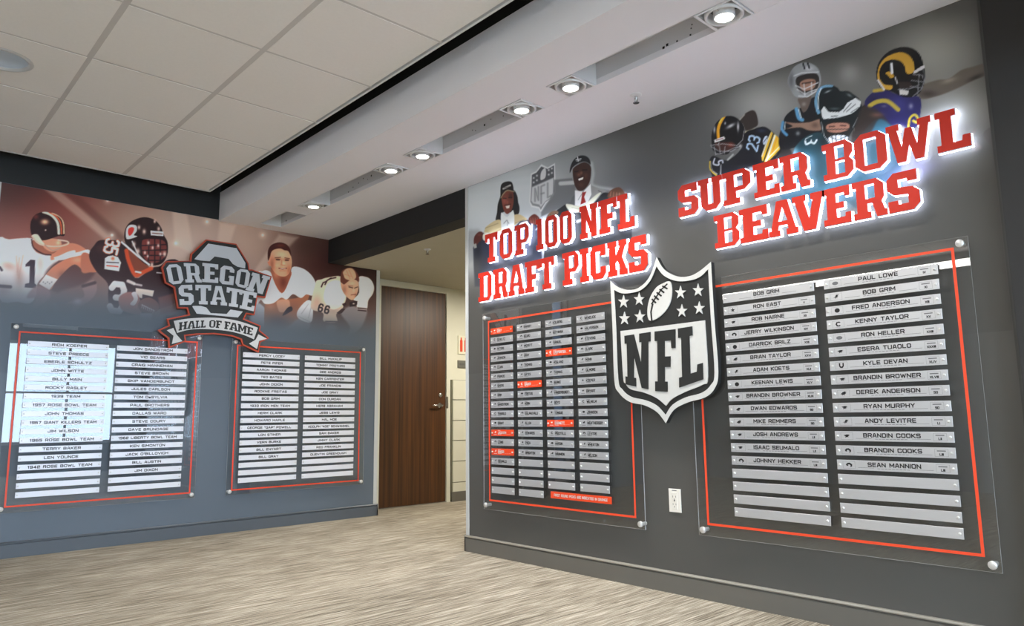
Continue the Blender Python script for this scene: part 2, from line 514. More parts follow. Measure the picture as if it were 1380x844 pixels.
# corner beads and baseboards --------------------------------------------
b = MB(); b.box(XA-.004, YC-.026, .105, XA+.02, YC+.004, ZC-.002); b.build('trim_3', m_bead, kind='structure')
b = MB(); b.box(WM0-.03, YB-.004, .1, WM0, YB+.01, ZC+.012); b.build('trim_7', m_bead, kind='structure')
b = MB(); b.box(WF1-.032, YB-.004, .1, WF1+.004, YB+.02, 2.262); b.build('trim_4', m_bead, kind='structure')
def baseboard(name, F, u0, u1, h=.104, m=None):
    b = MB()
    prof = [(0, .0), (.012, .0), (.012, h-.020), (.005, h-.017), (.005, h-.013), (0, h-.013)]
    vs = [F.p(u, z, n) for u in (u0, u1) for n, z in prof]
    k = len(prof)
    fs = [(i, i+1, k+i+1, k+i) for i in range(k-1)] + [tuple(range(k)), tuple(reversed(range(k, 2*k)))]
    b.add(vs, fs)
    o = b.build(name, m or m_base, kind='structure')
    b = MB()
    prof = [(0, h-.0129), (.010, h-.0129), (.015, h-.010), (.015, h-.006), (.011, h-.001), (0, h)]
    vs = [F.p(u, z, n) for u in (u0, u1) for n, z in prof]; k = len(prof)
    b.add(vs, [(i, i+1, k+i+1, k+i) for i in range(k-1)] + [tuple(range(k)), tuple(reversed(range(k, 2*k)))])
    b.build('lip', m_lip if m is None else m, parent=o)
    return o
baseboard('baseboard_right', FA, -YC-.012, .6)
baseboard('baseboard_front', FB, WF0, WF1+.012, m=m_base_f)
b = MB(); b.box(XA-.012, YC, 0, XA+.172, YC+.012, .104); b.build('baseboard_right_end', m_base, kind='structure')
b = MB(); b.box(WF1, YB-.012, 0, WF1+.012, YB+.3, .104); b.build('baseboard_front_end', m_base_f, kind='structure')

# ================================================================ LIGHTS AND FITTINGS
def gimbal(y, label, x=2.49, on=True):
    root = empty('recessed_spotlight', (x, y, ZC))
    tag(root, label, 'light', 'square gimbal spotlights in the ceiling slot')
    s = .085
    b = MB(); t = .008
    b.box(x-s, y-s, ZC-.004, x-s+t, y+s, ZC+.05); b.box(x+s-t, y-s, ZC-.004, x+s, y+s, ZC+.05)
    b.box(x-s+t, y-s, ZC-.004, x+s-t, y-s+t, ZC+.05); b.box(x-s+t, y+s-t, ZC-.004, x+s-t, y+s, ZC+.05)
    b.build('housing', m_white, parent=root)
    b = MB(); b.box(x-s+t, y-s+t, ZC+.05, x+s-t, y+s-t, ZC+.054); b.build('back_plate', mat('housing_inside_grey', (92, 92, 92), .6), parent=root)
    b = MB(); b.sm = True
    b.lathe((x, y, ZC), (0, 0, -1), [(.066, -.012), (.066, .006), (.072, .010), (.078, .006), (.078, -.012), (.066, -.012)], 32, False)
    b.build('gimbal_ring', m_white, parent=root)
    b = MB(); b.sm = True
    b.lathe((x, y, ZC), (0, 0, -1), [(.043, -.045), (.043, .012), (.040, .016), (.037, .013)], 28, False)
    lampo = b.build('lamp_barrel', m_white, parent=root)
    b = MB(); b.lathe((x, y, ZC), (0, 0, -1), [(.037, .0125), (.0, .0130)], 28, False)
    b.build('lens', m_lampglow if on else m_white, parent=lampo)
    b = MB()
    for sx in (-1, 1):
        b.box(x+sx*.043, y-.003, ZC-.002, x+sx*.067, y+.003, ZC+.003)
    b.build('pivot', m_white, parent=root)
    if on:
        d = bpy.data.lights.new('spot', 'SPOT'); d.energy = LAMP_SPOT; d.color = (1, .97, .93)
        d.spot_size = math.radians(125); d.spot_blend = .9; d.shadow_soft_size = .04
        o = bpy.data.objects.new('spot_light', d); COL.objects.link(o)
        o.parent = root; o.location = (0, 0, -.03)
        o.rotation_euler = (0, math.radians(0), 0)
    return root
for y, l in ((1.413, 'square gimbal spotlight nearest the camera, at the top edge of the photo'),
             (2.26, 'second spotlight from the camera, beyond the first long open slot'),
             (2.61, 'third spotlight from the camera, just beyond a white blank panel'),
             (3.50, 'fourth spotlight from the camera, above the corner of the right wall'),
             (3.85, 'fifth spotlight from the camera, before the second farthest open slot'),
             (4.91, 'farthest square gimbal spotlight, near the wall with the football players mural')):
    gimbal(y, l)
#gimbal(1.065, 'square gimbal spotlight above the near end of the right wall, out of view')

# tile-ceiling fixture at the left edge of the photo
root = empty('ceiling_speaker', (DOME[0], DOME[1], ZT))
tag(root, 'round pale blue grey fitting recessed in a ceiling tile at the left edge', 'ceiling fitting')
b = MB(); b.sm = True
b.lathe((DOME[0], DOME[1], ZT), (0, 0, -1), [(.114, -.006), (.116, .008), (.126, .010), (.138, .0032)], 48, False)
b.build('trim_ring', mat('fitting_ring', (196, 194, 192), .4), parent=root)
b = MB(); b.sm = True
b.lathe((DOME[0], DOME[1], ZT), (0, 0, -1), [(.115, -.004), (.09, -.016), (.05, -.022), (.0, -.024)], 48, False)
b.build('diffuser', mat('fitting_face', (205, 216, 230), .3), parent=root)

def sprinkler(x, y, z, label):
    root = empty('sprinkler_head', (x, y, z)); tag(root, label, 'sprinkler')
    b = MB(); b.sm = True
    b.lathe((x, y, z), (0, 0, -1), [(.030, 0), (.030, .003), (.022, .006), (.010, .008), (0, .008)], 24, False)
    b.build('escutcheon', m_white, parent=root)
    b = MB(); b.sm = True
    b.lathe((x, y, z), (0, 0, -1), [(.008, .006), (.008, .022), (.004, .026), (.004, .04), (0, .04)], 12, False)
    b.box(x-.012, y-.002, z-.042, x-.009, y+.002, z-.02); b.box(x+.009, y-.002, z-.042, x+.012, y+.002, z-.02)
    b.build('frame_arms', m_chrome, parent=root)
    b = MB(); b.lathe((x, y, z), (0, 0, -1), [(.016, .041), (.016, .043), (0, .044)], 12, False)
    b.build('deflector', m_chrome, parent=root)
sprinkler(2.813, 2.11, ZC, 'small chrome sprinkler head on the white soffit above the dark right wall')
sprinkler(3.47, 4.80, 2.262, 'small chrome sprinkler head on the corridor ceiling before the wooden door')

# fill lights added out of view to lift the ambient light, shaped as ceiling panels
def fill_panel(x, y, where):
    root = empty('added_fill_light', (x, y, ZT)); tag(root, 'added square fill light '+where, 'light', 'added square fill lights on the tile ceiling')
    b = MB(); b.box(x-.26, y-.26, ZT-.012, x+.26, y+.26, ZT-.004); b.build('frame', m_white, parent=root)  # frame and diffuser belong to the added fill light
    b = MB(); b.box(x-.23, y-.23, ZT-.014, x+.23, y+.23, ZT-.0121); b.build('diffuser', mat('fill_panel_glow', (255, 255, 255), .5, emit=(255, 249, 240), es=3), parent=root)
    l = area_lamp('fill_panel_lamp', (0, 0, -.03), (0, 0, 0), .45, .45, LAMP_FILL, (1, .97, .93)); l.parent = root
for x, y, wh in ((-.8, -1.2, 'behind the camera on the left'), (.9, -1.2, 'behind the camera on the right'), (-.8, 1.2, 'to the left of the camera'), (-2, .4, 'at the far left of the room')):
    fill_panel(x, y, wh)
# linear light along the wall opposite the boards (it shows as a bar in the acrylic)
root = empty('linear_light', (XL, 3.9, 2.42)); tag(root, 'long white linear light on the opposite wall', 'light')
b = MB(); b.box(XL, 2.0, 2.47, XL+.07, 5.6, 2.56); b.build('housing', m_white, parent=root)
b = MB(); b.box(XL+.07, 2.02, 2.475, XL+.075, 5.58, 2.555); b.build('diffuser', mat('linear_glow', (255, 255, 255), .5, emit=(255, 252, 246), es=16), parent=root)
# corridor lamp, hidden behind the right wall
root = empty('corridor_light', (5.1, 4.9, 2.262)); tag(root, 'flat corridor ceiling light behind the right wall', 'light')
b = MB(); b.box(4.85, 4.65, 2.247, 5.35, 5.15, 2.262); b.build('frame', m_white, parent=root)
l = area_lamp('corridor_lamp', (0, 0, -.03), (0, 0, 0), .5, .5, 42, (1, .93, .80)); l.parent = root
area_lamp('portal_back', ((WBX0+WBX1)/2, YBACK+.0, (WBZ0+WBZ1)/2), (math.radians(-90), 0, 0), WBX1-WBX0, WBZ1-WBZ0, 1, (1, 1, 1), portal=True)
area_lamp('portal_front', (-.01, YB+.02, 1.3), (math.radians(90), 0, math.radians(180)), .28, 2.3, 1, (1, 1, 1), portal=True)

# ================================================================ SLAB LETTERING
R_ = lambda a, b_, c, d: [(a, b_), (c, b_), (c, d), (a, d)]
GL = {
 'I': (4.6, [[(0,0),(4.6,0),(4.6,2),(3.7,2),(3.7,8),(4.6,8),(4.6,10),(0,10),(0,8),(.9,8),(.9,2),(0,2)]]),
 '1': (4.6, [[(0,0),(4.6,0),(4.6,2),(3.7,2),(3.7,10),(0,10),(0,8),(.9,8),(.9,2),(0,2)]]),
 'L': (7.2, [[(0,0),(7.2,0),(7.2,3.3),(5.3,3.3),(5.1,2.1),(3.7,2.1),(3.7,8),(4.6,8),(4.6,10),(0,10),(0,8),(.9,8),(.9,2),(0,2)]]),
 'T': (7.6, [[(1.5,0),(6.1,0),(6.1,2),(5.2,2),(5.2,8),(5.8,8),(5.9,6.9),(7.6,6.9),(7.6,10),(0,10),(0,6.9),(1.7,6.9),(1.8,8),(2.4,8),(2.4,2),(1.5,2)]]),
 'O': (7.0, [[(1.7,0),(5.3,0),(7,1.7),(7,8.3),(5.3,10),(1.7,10),(0,8.3),(0,1.7)], R_(2.75,2.2,4.25,7.8)]),
 '0': (6.0, [[(1.5,0),(4.5,0),(6,1.5),(6,8.5),(4.5,10),(1.5,10),(0,8.5),(0,1.5)], R_(2.5,2.2,3.5,7.8)]),
 'P': (7.4, [[(0,0),(4.6,0),(4.6,2),(3.7,2),(3.7,3.6),(5.7,3.6),(7.4,5.2),(7.4,8.4),(5.8,10),(0,10),(0,8),(.9,8),(.9,2),(0,2)], R_(3.7,5.6,4.7,8)]),
 'R': (8.0, [[(0,0),(4.4,0),(4.4,2),(3.7,2),(3.7,3.6),(4.4,3.6),(5.3,0),(8,0),(8,2),(7.4,2),(6.9,3.9),(7.5,4.9),(7.5,8.4),(5.9,10),(0,10),(0,8),(.9,8),(.9,2),(0,2)], R_(3.7,5.6,4.7,8)]),
 'B': (7.4, [[(0,0),(5.8,0),(7.4,1.6),(7.4,4),(6.6,5.1),(7.4,6.2),(7.4,8.4),(5.8,10),(0,10),(0,8),(.9,8),(.9,2),(0,2)], R_(3.7,1.9,4.7,4.1), R_(3.7,5.9,4.7,8.1)]),
 'D': (7.4, [[(0,0),(5.6,0),(7.4,1.8),(7.4,8.2),(5.6,10),(0,10),(0,8),(.9,8),(.9,2),(0,2)], R_(3.7,2.1,4.7,7.9)]),
 'E': (7.2, [[(0,0),(7.2,0),(7.2,3.1),(5.5,3.1),(5.4,2.1),(3.7,2.1),(3.7,4),(5.6,4),(5.6,6),(3.7,6),(3.7,7.9),(5.4,7.9),(5.5,6.9),(7.2,6.9),(7.2,10),(0,10),(0,8),(.9,8),(.9,2),(0,2)]]),
 'F': (7.2, [[(0,0),(4.6,0),(4.6,2),(3.7,2),(3.7,3.8),(5.6,3.8),(5.6,5.9),(3.7,5.9),(3.7,7.9),(5.4,7.9),(5.5,6.7),(7.2,6.7),(7.2,10),(0,10),(0,8),(.9,8),(.9,2),(0,2)]]),
 'S': (7.2, [[(0,0),(5.6,0),(7.2,1.6),(7.2,4.7),(5.8,6),(2.8,6.3),(2.8,7.8),(4.4,7.8),(4.4,7),(6.9,7),(6.9,10),(1.6,10),(0,8.4),(0,5.6),(1.4,4.2),(4.4,3.9),(4.4,2.2),(2.6,2.2),(2.6,3.2),(0,3.2)]]),
 'U': (8.4, [[(2.5,0),(5.9,0),(7.6,1.7),(7.6,8),(8.4,8),(8.4,10),(4.5,10),(4.5,8),(4.9,8),(4.9,2.2),(3.6,2.2),(3.6,8),(4.0,8),(4.0,10),(0,10),(0,8),(.8,8),(.8,1.7)]]),
 'A': (8.6, [[(0,0),(3.6,0),(3.6,2),(3.1,2),(3.3,2.8),(5.3,2.8),(5.5,2),(5,2),(5,0),(8.6,0),(8.6,2),(7.9,2),(6,10),(2.6,10),(.7,2),(0,2)], [(3.7,4.7),(4.9,4.7),(4.3,7.6)]]),
 'V': (8.8, [[(2.7,0),(6.1,0),(8.1,8),(8.8,8),(8.8,10),(4.8,10),(4.8,8),(5.3,8),(4.4,3.4),(3.5,8),(4,8),(4,10),(0,10),(0,8),(.7,8)]]),
 'W': (12., [[(2.4,0),(5,0),(6,4),(7,0),(9.6,0),(11.4,8),(12,8),(12,10),(8.2,10),(8.2,8),(8.7,8),(8,4),(7,8.5),(5,8.5),(4,4),(3.3,8),(3.8,8),(3.8,10),(0,10),(0,8),(.6,8)]]),
 'N': (8.6, [[(0,0),(3.9,0),(3.9,2),(3.2,2),(3.2,5.6),(5.4,0),(7.9,0),(7.9,8),(8.6,8),(8.6,10),(4.7,10),(4.7,8),(5.4,8),(5.4,4.6),(3.4,10),(0,10),(0,8),(.7,8),(.7,2),(0,2)]]),
 'K': (8.3, [[(0,0),(4.2,0),(4.2,2),(3.6,2),(3.6,3.6),(4.1,4),(5,2),(4.6,2),(4.6,0),(8.3,0),(8.3,2),(7.7,2),(6.2,5.2),(7.5,8),(8.1,8),(8.1,10),(4.5,10),(4.5,8),(4.9,8),(3.6,5.8),(3.6,8),(4.2,8),(4.2,10),(0,10),(0,8),(.8,8),(.8,2),(0,2)]]),
 'C': (7.2, [[(1.7,0),(5.5,0),(7.2,1.7),(7.2,3.8),(4.5,3.8),(4.5,2.2),(2.8,2.2),(2.8,7.8),(4.5,7.8),(4.5,6.4),(7.2,6.4),(7.2,10),(1.7,10),(0,8.3),(0,1.7)]]),
 'G': (7.4, [[(1.7,0),(7.4,0),(7.4,5.2),(4.2,5.2),(4.2,3.6),(4.8,3.6),(4.8,2.1),(2.8,2.1),(2.8,7.8),(4.6,7.8),(4.6,6.6),(7.3,6.6),(7.3,8.4),(5.7,10),(1.7,10),(0,8.3),(0,1.7)]]),
 'H': (8.8, [[(0,0),(3.9,0),(3.9,2),(3.4,2),(3.4,4),(5.4,4),(5.4,2),(4.9,2),(4.9,0),(8.8,0),(8.8,2),(8.1,2),(8.1,8),(8.8,8),(8.8,10),(4.9,10),(4.9,8),(5.4,8),(5.4,6),(3.4,6),(3.4,8),(3.9,8),(3.9,10),(0,10),(0,8),(.7,8),(.7,2),(0,2)]]),
 'M': (10.6, [[(0,0),(3.8,0),(3.8,2),(3.2,2),(3.2,6),(4.6,2.2),(6,2.2),(7.4,6),(7.4,2),(6.8,2),(6.8,0),(10.6,0),(10.6,2),(9.9,2),(9.9,8),(10.6,8),(10.6,10),(7.2,10),(5.3,5.2),(3.4,10),(0,10),(0,8),(.7,8),(.7,2),(0,2)]]),
}
def offset_loop(l, d):
    """grow (d>0) a counter-clockwise loop, mitred"""
    n = len(l); out = []
    a = sum(l[k][0]*l[(k+1) % n][1]-l[(k+1) % n][0]*l[k][1] for k in range(n))
    if a < 0: l = list(reversed(l))
    for i in range(n):
        p0, p1, p2 = l[i-1], l[i], l[(i+1) % n]
        e1 = (p1[0]-p0[0], p1[1]-p0[1]); e2 = (p2[0]-p1[0], p2[1]-p1[1])
        L1 = math.hypot(*e1) or 1; L2 = math.hypot(*e2) or 1
        n1 = (e1[1]/L1, -e1[0]/L1); n2 = (e2[1]/L2, -e2[0]/L2)
        k = 1+n1[0]*n2[0]+n1[1]*n2[1]; k = max(k, .5)
        out.append((p1[0]+d*(n1[0]+n2[0])/k, p1[1]+d*(n1[1]+n2[1])/k))
    return out
def _thin(w, loops, d=.22, g=.60):
    o = offset_loop(loops[0], -d)
    x0, x1 = min(q[0] for q in o), max(q[0] for q in o); y0, y1 = min(q[1] for q in o), max(q[1] for q in o)
    out = [[((x-x0)/(x1-x0)*w, (y-y0)/(y1-y0)*10) for x, y in o]]
    for h in loops[1:]:
        out.append([((x-x0)/(x1-x0)*w, (y-y0)/(y1-y0)*10) for x, y in offset_loop(h, g)])
    return (w, out)
GL = {k: _thin(*v) for k, v in GL.items()}
def glyph_in_box(ch, u0, v0, u1, v1):
    w, loops = GL[ch]
    return [[(u0+(u1-u0)*x/w, v0+(v1-v0)*y/10) for x, y in l] for l in loops]
def glyph_in_quad(ch, quad):
    """quad: TL, TR, BR, BL in wall coordinates"""
    w, loops = GL[ch]
    TL, TR, BR, BL = quad
    def q(x, y):
        s, t = x/w, y/10
        return tuple(BL[k]*(1-s)*(1-t)+BR[k]*s*(1-t)+TR[k]*s*t+TL[k]*(1-s)*t for k in (0, 1))
    return [[q(x, y) for x, y in l] for l in loops]

def lit_sign(name, label, lines, org, sc):
    """halo-lit slab letters; lines = [(v0, v1, [(char, x_left, x_right, y_mid)])]; x in zoomed pixels of the photograph"""
    us = []
    root = empty(name, (XA-.04, -FA.from_px(org[0]+lines[0][2][0][1]*sc, org[1]+lines[0][2][0][3]*sc)[0], lines[0][0]))
    tag(root, label, 'sign')
    for v0, v1, chars in lines:
        for ch, xl, xr, ym in chars:
            u0 = FA.from_px(org[0]+xl*sc, org[1]+ym*sc, .045)[0]; u1 = FA.from_px(org[0]+xr*sc, org[1]+ym*sc, .045)[0]
            loops = glyph_in_box(ch, u0, v0, u1, v1)
            b = MB(); b.prism(FA, loops, .0425, .045); b.mi = 1; b.prism(FA, loops, .028, .0425); letter = b.build('letter', [m_red, m_redside], parent=root)
            halo = [offset_loop(loops[0], .0022)]
            for h in loops[1:]:
                halo.append(offset_loop(h, -.0012))
            b = MB(); b.prism(FA, halo, .018, .0278, back=True); b.build('led_halo', m_halo, parent=letter)
    return root
SZ, SO = .3007, (905, 150)
lit_sign('backlit_sign', 'larger halo lit red slab lettering, two lines high on the near end of the wall', [
    (1.868, 2.030, [('S', 30, 120, 415), ('U', 120, 230, 390), ('P', 230, 356, 360), ('E', 368, 484, 330), ('R', 488, 620, 300),
                    ('B', 678, 815, 245), ('O', 820, 966, 205), ('W', 966, 1172, 165), ('L', 1186, 1340, 110)]),
    (1.668, 1.830, [('B', 192, 303, 550), ('E', 305, 432, 520), ('A', 433, 565, 490), ('V', 543, 690, 460), ('E', 680, 803, 440), ('R', 812, 965, 410), ('S', 968, 1112, 375)]),
    ], SO, SZ)
TZ, TO = .1812, (640, 270)
lit_sign('backlit_sign', 'smaller halo lit red slab lettering with the words DRAFT PICKS, near the corner', [
    (1.882, 2.075, [('T', 76, 168, 400), ('O', 185, 277, 380), ('P', 297, 400, 350), ('1', 455, 508, 310), ('0', 522, 612, 285), ('0', 630, 720, 260),
                    ('N', 780, 915, 215), ('F', 920, 1058, 180), ('L', 1062, 1186, 150)]),
    (1.630, 1.823, [('D', 25, 122, 630), ('R', 135, 242, 600), ('A', 248, 366, 580), ('F', 372, 478, 560), ('T', 478, 588, 530), ('P', 650, 770, 490), ('I', 780, 845, 475),
                    ('C', 857, 972, 450), ('K', 985, 1132, 420), ('S', 1140, 1282, 380)]),
    ], TO, TZ)

def trace(F, pts, org, sc, n):
    return [F.from_px(org[0]+x*sc, org[1]+y*sc, n) for x, y in pts]
def smooth(pts, k=4, closed=True):
    n = len(pts); out = []
    rng = range(n) if closed else range(n-1)
    for i in rng:
        if closed: p0, p1, p2, p3 = pts[i-1], pts[i], pts[(i+1) % n], pts[(i+2) % n]
        else: p0, p1, p2, p3 = pts[max(i-1, 0)], pts[i], pts[i+1], pts[min(i+2, n-1)]
        for j in range(k):
            t = j/k
            out.append(tuple(.5*((2*p1[c])+(-p0[c]+p2[c])*t+(2*p0[c]-5*p1[c]+4*p2[c]-p3[c])*t*t+(-p0[c]+3*p1[c]-3*p2[c]+p3[c])*t**3) for c in (0, 1)))
    if not closed: out.append(pts[-1])
    return out

# ---------------------------------------------------------------- shield sign on the right wall
SHO, SHS = (810, 340), .3082
SN = .085
def shp(pts, n=SN): return trace(FA, pts, SHO, SHS, n)
def curve_sh(segs):
    out = []
    for s in segs:
        out += smooth(s, 5, False)[:-1]
    return out
root = empty('shield_sign', (XA-.06, 2.23, .83)); tag(root, 'large silver and black shield sign with eight stars, a football and three block letters', 'sign')
outer = curve_sh([[(40,125),(75,153),(120,165),(165,155),(210,110),(243,22)], [(243,22),(275,75),(330,105),(385,105),(430,83),(480,42)],
                  [(480,42),(495,290),(512,520),(497,595),(455,635),(380,657),(318,690),(283,748)], [(283,748),(245,700),(190,670),(125,655),(78,615),(58,560),(50,330),(40,125)]])
inner = curve_sh([[(57,165),(90,180),(130,178),(175,165),(215,125),(242,62)], [(242,62),(275,103),(330,126),(390,123),(435,106),(468,74)],
                  [(468,74),(480,290),(496,525),(480,580),(440,615),(370,635),(312,668),(282,712)], [(282,712),(245,672),(195,648),(130,632),(92,600),(75,555),(66,330),(57,165)]])
panel = curve_sh([[(84,345),(268,322),(453,298)], [(453,298),(466,545),(442,580),(370,610),(312,640),(283,672)], [(283,672),(245,640),(190,615),(130,600),(106,575),(96,545),(84,345)]])
b = MB(); b.prism(FA, [shp(outer)], .056, .066, back=True); b.build('back_plate', m_signblack, parent=root)
b = MB(); b.prism(FA, [shp(outer), shp(inner)], .066, SN-.002); b.build('rim_body', m_signblack, parent=root)
b = MB(); b.prism(FA, [shp(outer), shp(inner)], SN-.002, SN); b.build('silver_rim', m_silver, parent=root)
b = MB(); b.prism(FA, [shp(inner)], .066, SN-.006); b.build('black_field', m_signblack, parent=root)
b = MB(); b.prism(FA, [shp(panel)], SN-.006, SN-.001); pan = b.build('silver_panel', m_silver, parent=root)
for ch, q in (('N', [(103,366),(217,349),(217,602),(109,578)]), ('F', [(235,347),(326,337),(326,612),(238,608)]), ('L', [(337,334),(440,318),(448,556),(343,592)])):
    b = MB(); b.prism(FA, glyph_in_quad(ch, shp(q)), SN-.001, SN+.003); b.build('letter', m_signblack, parent=pan)
for cx, cy in ((97,217),(165,206),(101,290),(168,282),(346,177),(423,167),(352,257),(428,245)):
    pts = []
    for k in range(10):
        r = 28 if k % 2 == 0 else 11; a = math.pi/2+k*math.pi/5
        pts.append((cx+r*math.cos(a)*.88, cy-r*math.sin(a)*1.08))
    b = MB(); b.prism(FA, [shp(pts)], SN-.006, SN-.001); b.build('star', m_silver, parent=root)
ball = smooth([(300,128),(309,165),(303,215),(282,255),(250,285),(215,300),(203,280),(203,240),(215,195),(240,155),(270,136)], 4)
b = MB(); b.prism(FA, [shp(ball)], SN-.006, SN-.001); ballo = b.build('football', m_silver, parent=root)
def stroke(pts, w):
    """thick polyline outline"""
    L_, R2 = [], []
    for i, p in enumerate(pts):
        a = pts[max(i-1, 0)]; c = pts[min(i+1, len(pts)-1)]
        d = (c[0]-a[0], c[1]-a[1]); l = math.hypot(*d) or 1
        nx, ny = -d[1]/l*w/2, d[0]/l*w/2
        L_.append((p[0]+nx, p[1]+ny)); R2.append((p[0]-nx, p[1]-ny))
    return L_+R2[::-1]
for s, w in (([(222,300),(218,262),(226,225)], 6), ([(220,228),(238,200),(262,165),(290,138)], 5), ([(222,205),(240,222)], 7), ([(232,190),(252,208)], 7), ([(243,176),(264,192)], 7), ([(256,162),(276,177)], 7), ([(268,148),(290,160)], 7)):
    b = MB(); b.prism(FA, [shp(stroke(s, w))], SN-.001, SN+.001); b.build('lace', m_signblack, parent=ballo)

# ---------------------------------------------------------------- hall of fame sign on the front wall
HO, HS, HN = (210, 320), .1837, .085
def hp(pts, n=HN): return trace(FB, pts, HO, HS, n)
root = empty('hall_of_fame_sign', (2.1, YB-.06, 1.45)); tag(root, 'orange edged dark sign with a big letter O over a HALL OF FAME banner', 'sign')
sil = [(372,18),(590,50),(678,190),(685,238),(705,238),(848,288),(802,440),(745,432),(722,567),(665,558),(645,600),(768,650),(762,685),(828,738),(765,768),(755,840),(640,787),(630,747),(560,722),(430,706),(300,710),(213,720),(220,760),(100,808),(95,740),(22,682),(100,647),(88,600),(247,568),(233,518),(163,517),(138,366),(73,332),(48,220),(78,178),(257,175),(262,122)]
sl_ = hp(sil)
b = MB(); b.prism(FB, [offset_loop(sl_, .004)], .062, HN-.004, back=True); b.build('orange_edge', m_orange_edge, parent=root)
b = MB(); b.prism(FB, [offset_loop(sl_, -.006)], HN-.004, HN-.001); b.build('black_panel', m_signblack, parent=root)
big = [(385,46),(592,80),(657,188),(657,232),(590,215),(560,250),(520,480),(545,530),(638,545),(602,590),(400,580),(298,560),(266,510),(296,478),(300,200),(283,178),(283,158)]
topO = [(385,46),(592,80),(657,188),(655,228),(598,215),(565,195),(535,158),(432,140),(395,175),(330,170),(283,160)]
botO = [(268,508),(300,478),(320,500),(370,515),(402,556),(520,562),(548,530),(638,545),(602,588),(300,560)]
b = MB(); b.prism(FB, [hp(topO)], HN-.001, HN+.001); b.build('big_letter_top', m_silver2, parent=root)
b = MB(); b.prism(FB, [hp(botO)], HN-.001, HN+.001); b.build('big_letter_foot', m_silver2, parent=root)
b = MB(); b.prism(FB, [hp([(432,142),(533,160),(565,215),(548,525),(520,560),(402,555),(360,500),(390,180)])], HN-.001, HN); b.build('centre_panel', m_signcharcoal, parent=root)
plate_o = [(72,190),(205,178),(330,178),(460,190),(600,218),(700,248),(838,288),(790,432),(735,420),(715,550),(600,525),(500,508),(300,502),(172,508),(155,362),(90,335),(60,225)]
b = MB(); b.prism(FB, [hp(plate_o)], HN+.001, HN+.003); b.build('letter_backing', m_signcharcoal, parent=root)
WORDS = [('O',(72,203,176,196,206,336,100,349)),('R',(203,190,318,196,336,332,216,332)),('E',(340,188,455,200,455,336,338,328)),('G',(476,203,578,222,566,352,462,341)),
 ('O',(598,229,692,244,672,379,578,356)),('N',(708,259,838,291,792,421,655,386)),
 ('S',(163,352,268,348,278,495,175,496)),('T',(288,349,404,351,400,494,292,490)),('A',(400,356,515,362,520,502,400,493)),('T',(520,366,634,387,622,517,510,503)),('E',(634,389,741,409,716,543,612,520))]
for ch, q in WORDS:
    quad = hp([(q[0], q[1]), (q[2], q[3]), (q[4], q[5]), (q[6], q[7])])
    b = MB(); b.prism(FB, glyph_in_quad(ch, quad), HN+.003, HN+.008); b.build('letter', m_silver2, parent=root)
top = smooth([(130,614),(210,600),(300,592),(430,590),(550,603),(650,628),(747,664)], 4, False)
bot = smooth([(718,748),(640,715),(540,690),(430,677),(320,673),(230,681),(155,702)], 4, False)
b = MB(); b.prism(FB, [hp(top+bot)], HN+.001, HN+.005); ban = b.build('banner', m_signwhite, parent=root)
b = MB(); b.prism(FB, [hp([(80,682),(128,665),(150,712),(195,762),(118,782),(130,722)])], HN-.001, HN+.002); b.build('banner_tail', m_signwhite, parent=root)
b = MB(); b.prism(FB, [hp([(752,712),(814,744),(757,760),(742,820),(684,780),(732,752)])], HN-.001, HN+.002); b.build('banner_tail', m_signwhite, parent=root)
for ch, xl, xr, t0, b0, t1, b1 in (('H',168,231,625,686,616,674),('A',231,292,617,673,612,668),('L',292,328,612,667,611,665),('L',329,368,611,664,610,663),('O',392,438,608,663,610,663),('F',440,482,610,664,614,669),
        ('F',503,545,616,672,622,679),('A',540,604,622,678,634,692),('M',600,668,634,692,652,711),('E',668,712,654,710,666,722)):
    quad = hp([(xl, t0), (xr, t1), (xr-6, b1), (xl-3, b0)])
    b = MB(); b.prism(FB, glyph_in_quad(ch, quad), HN+.005, HN+.007); b.build('letter', m_signblack, parent=ban)

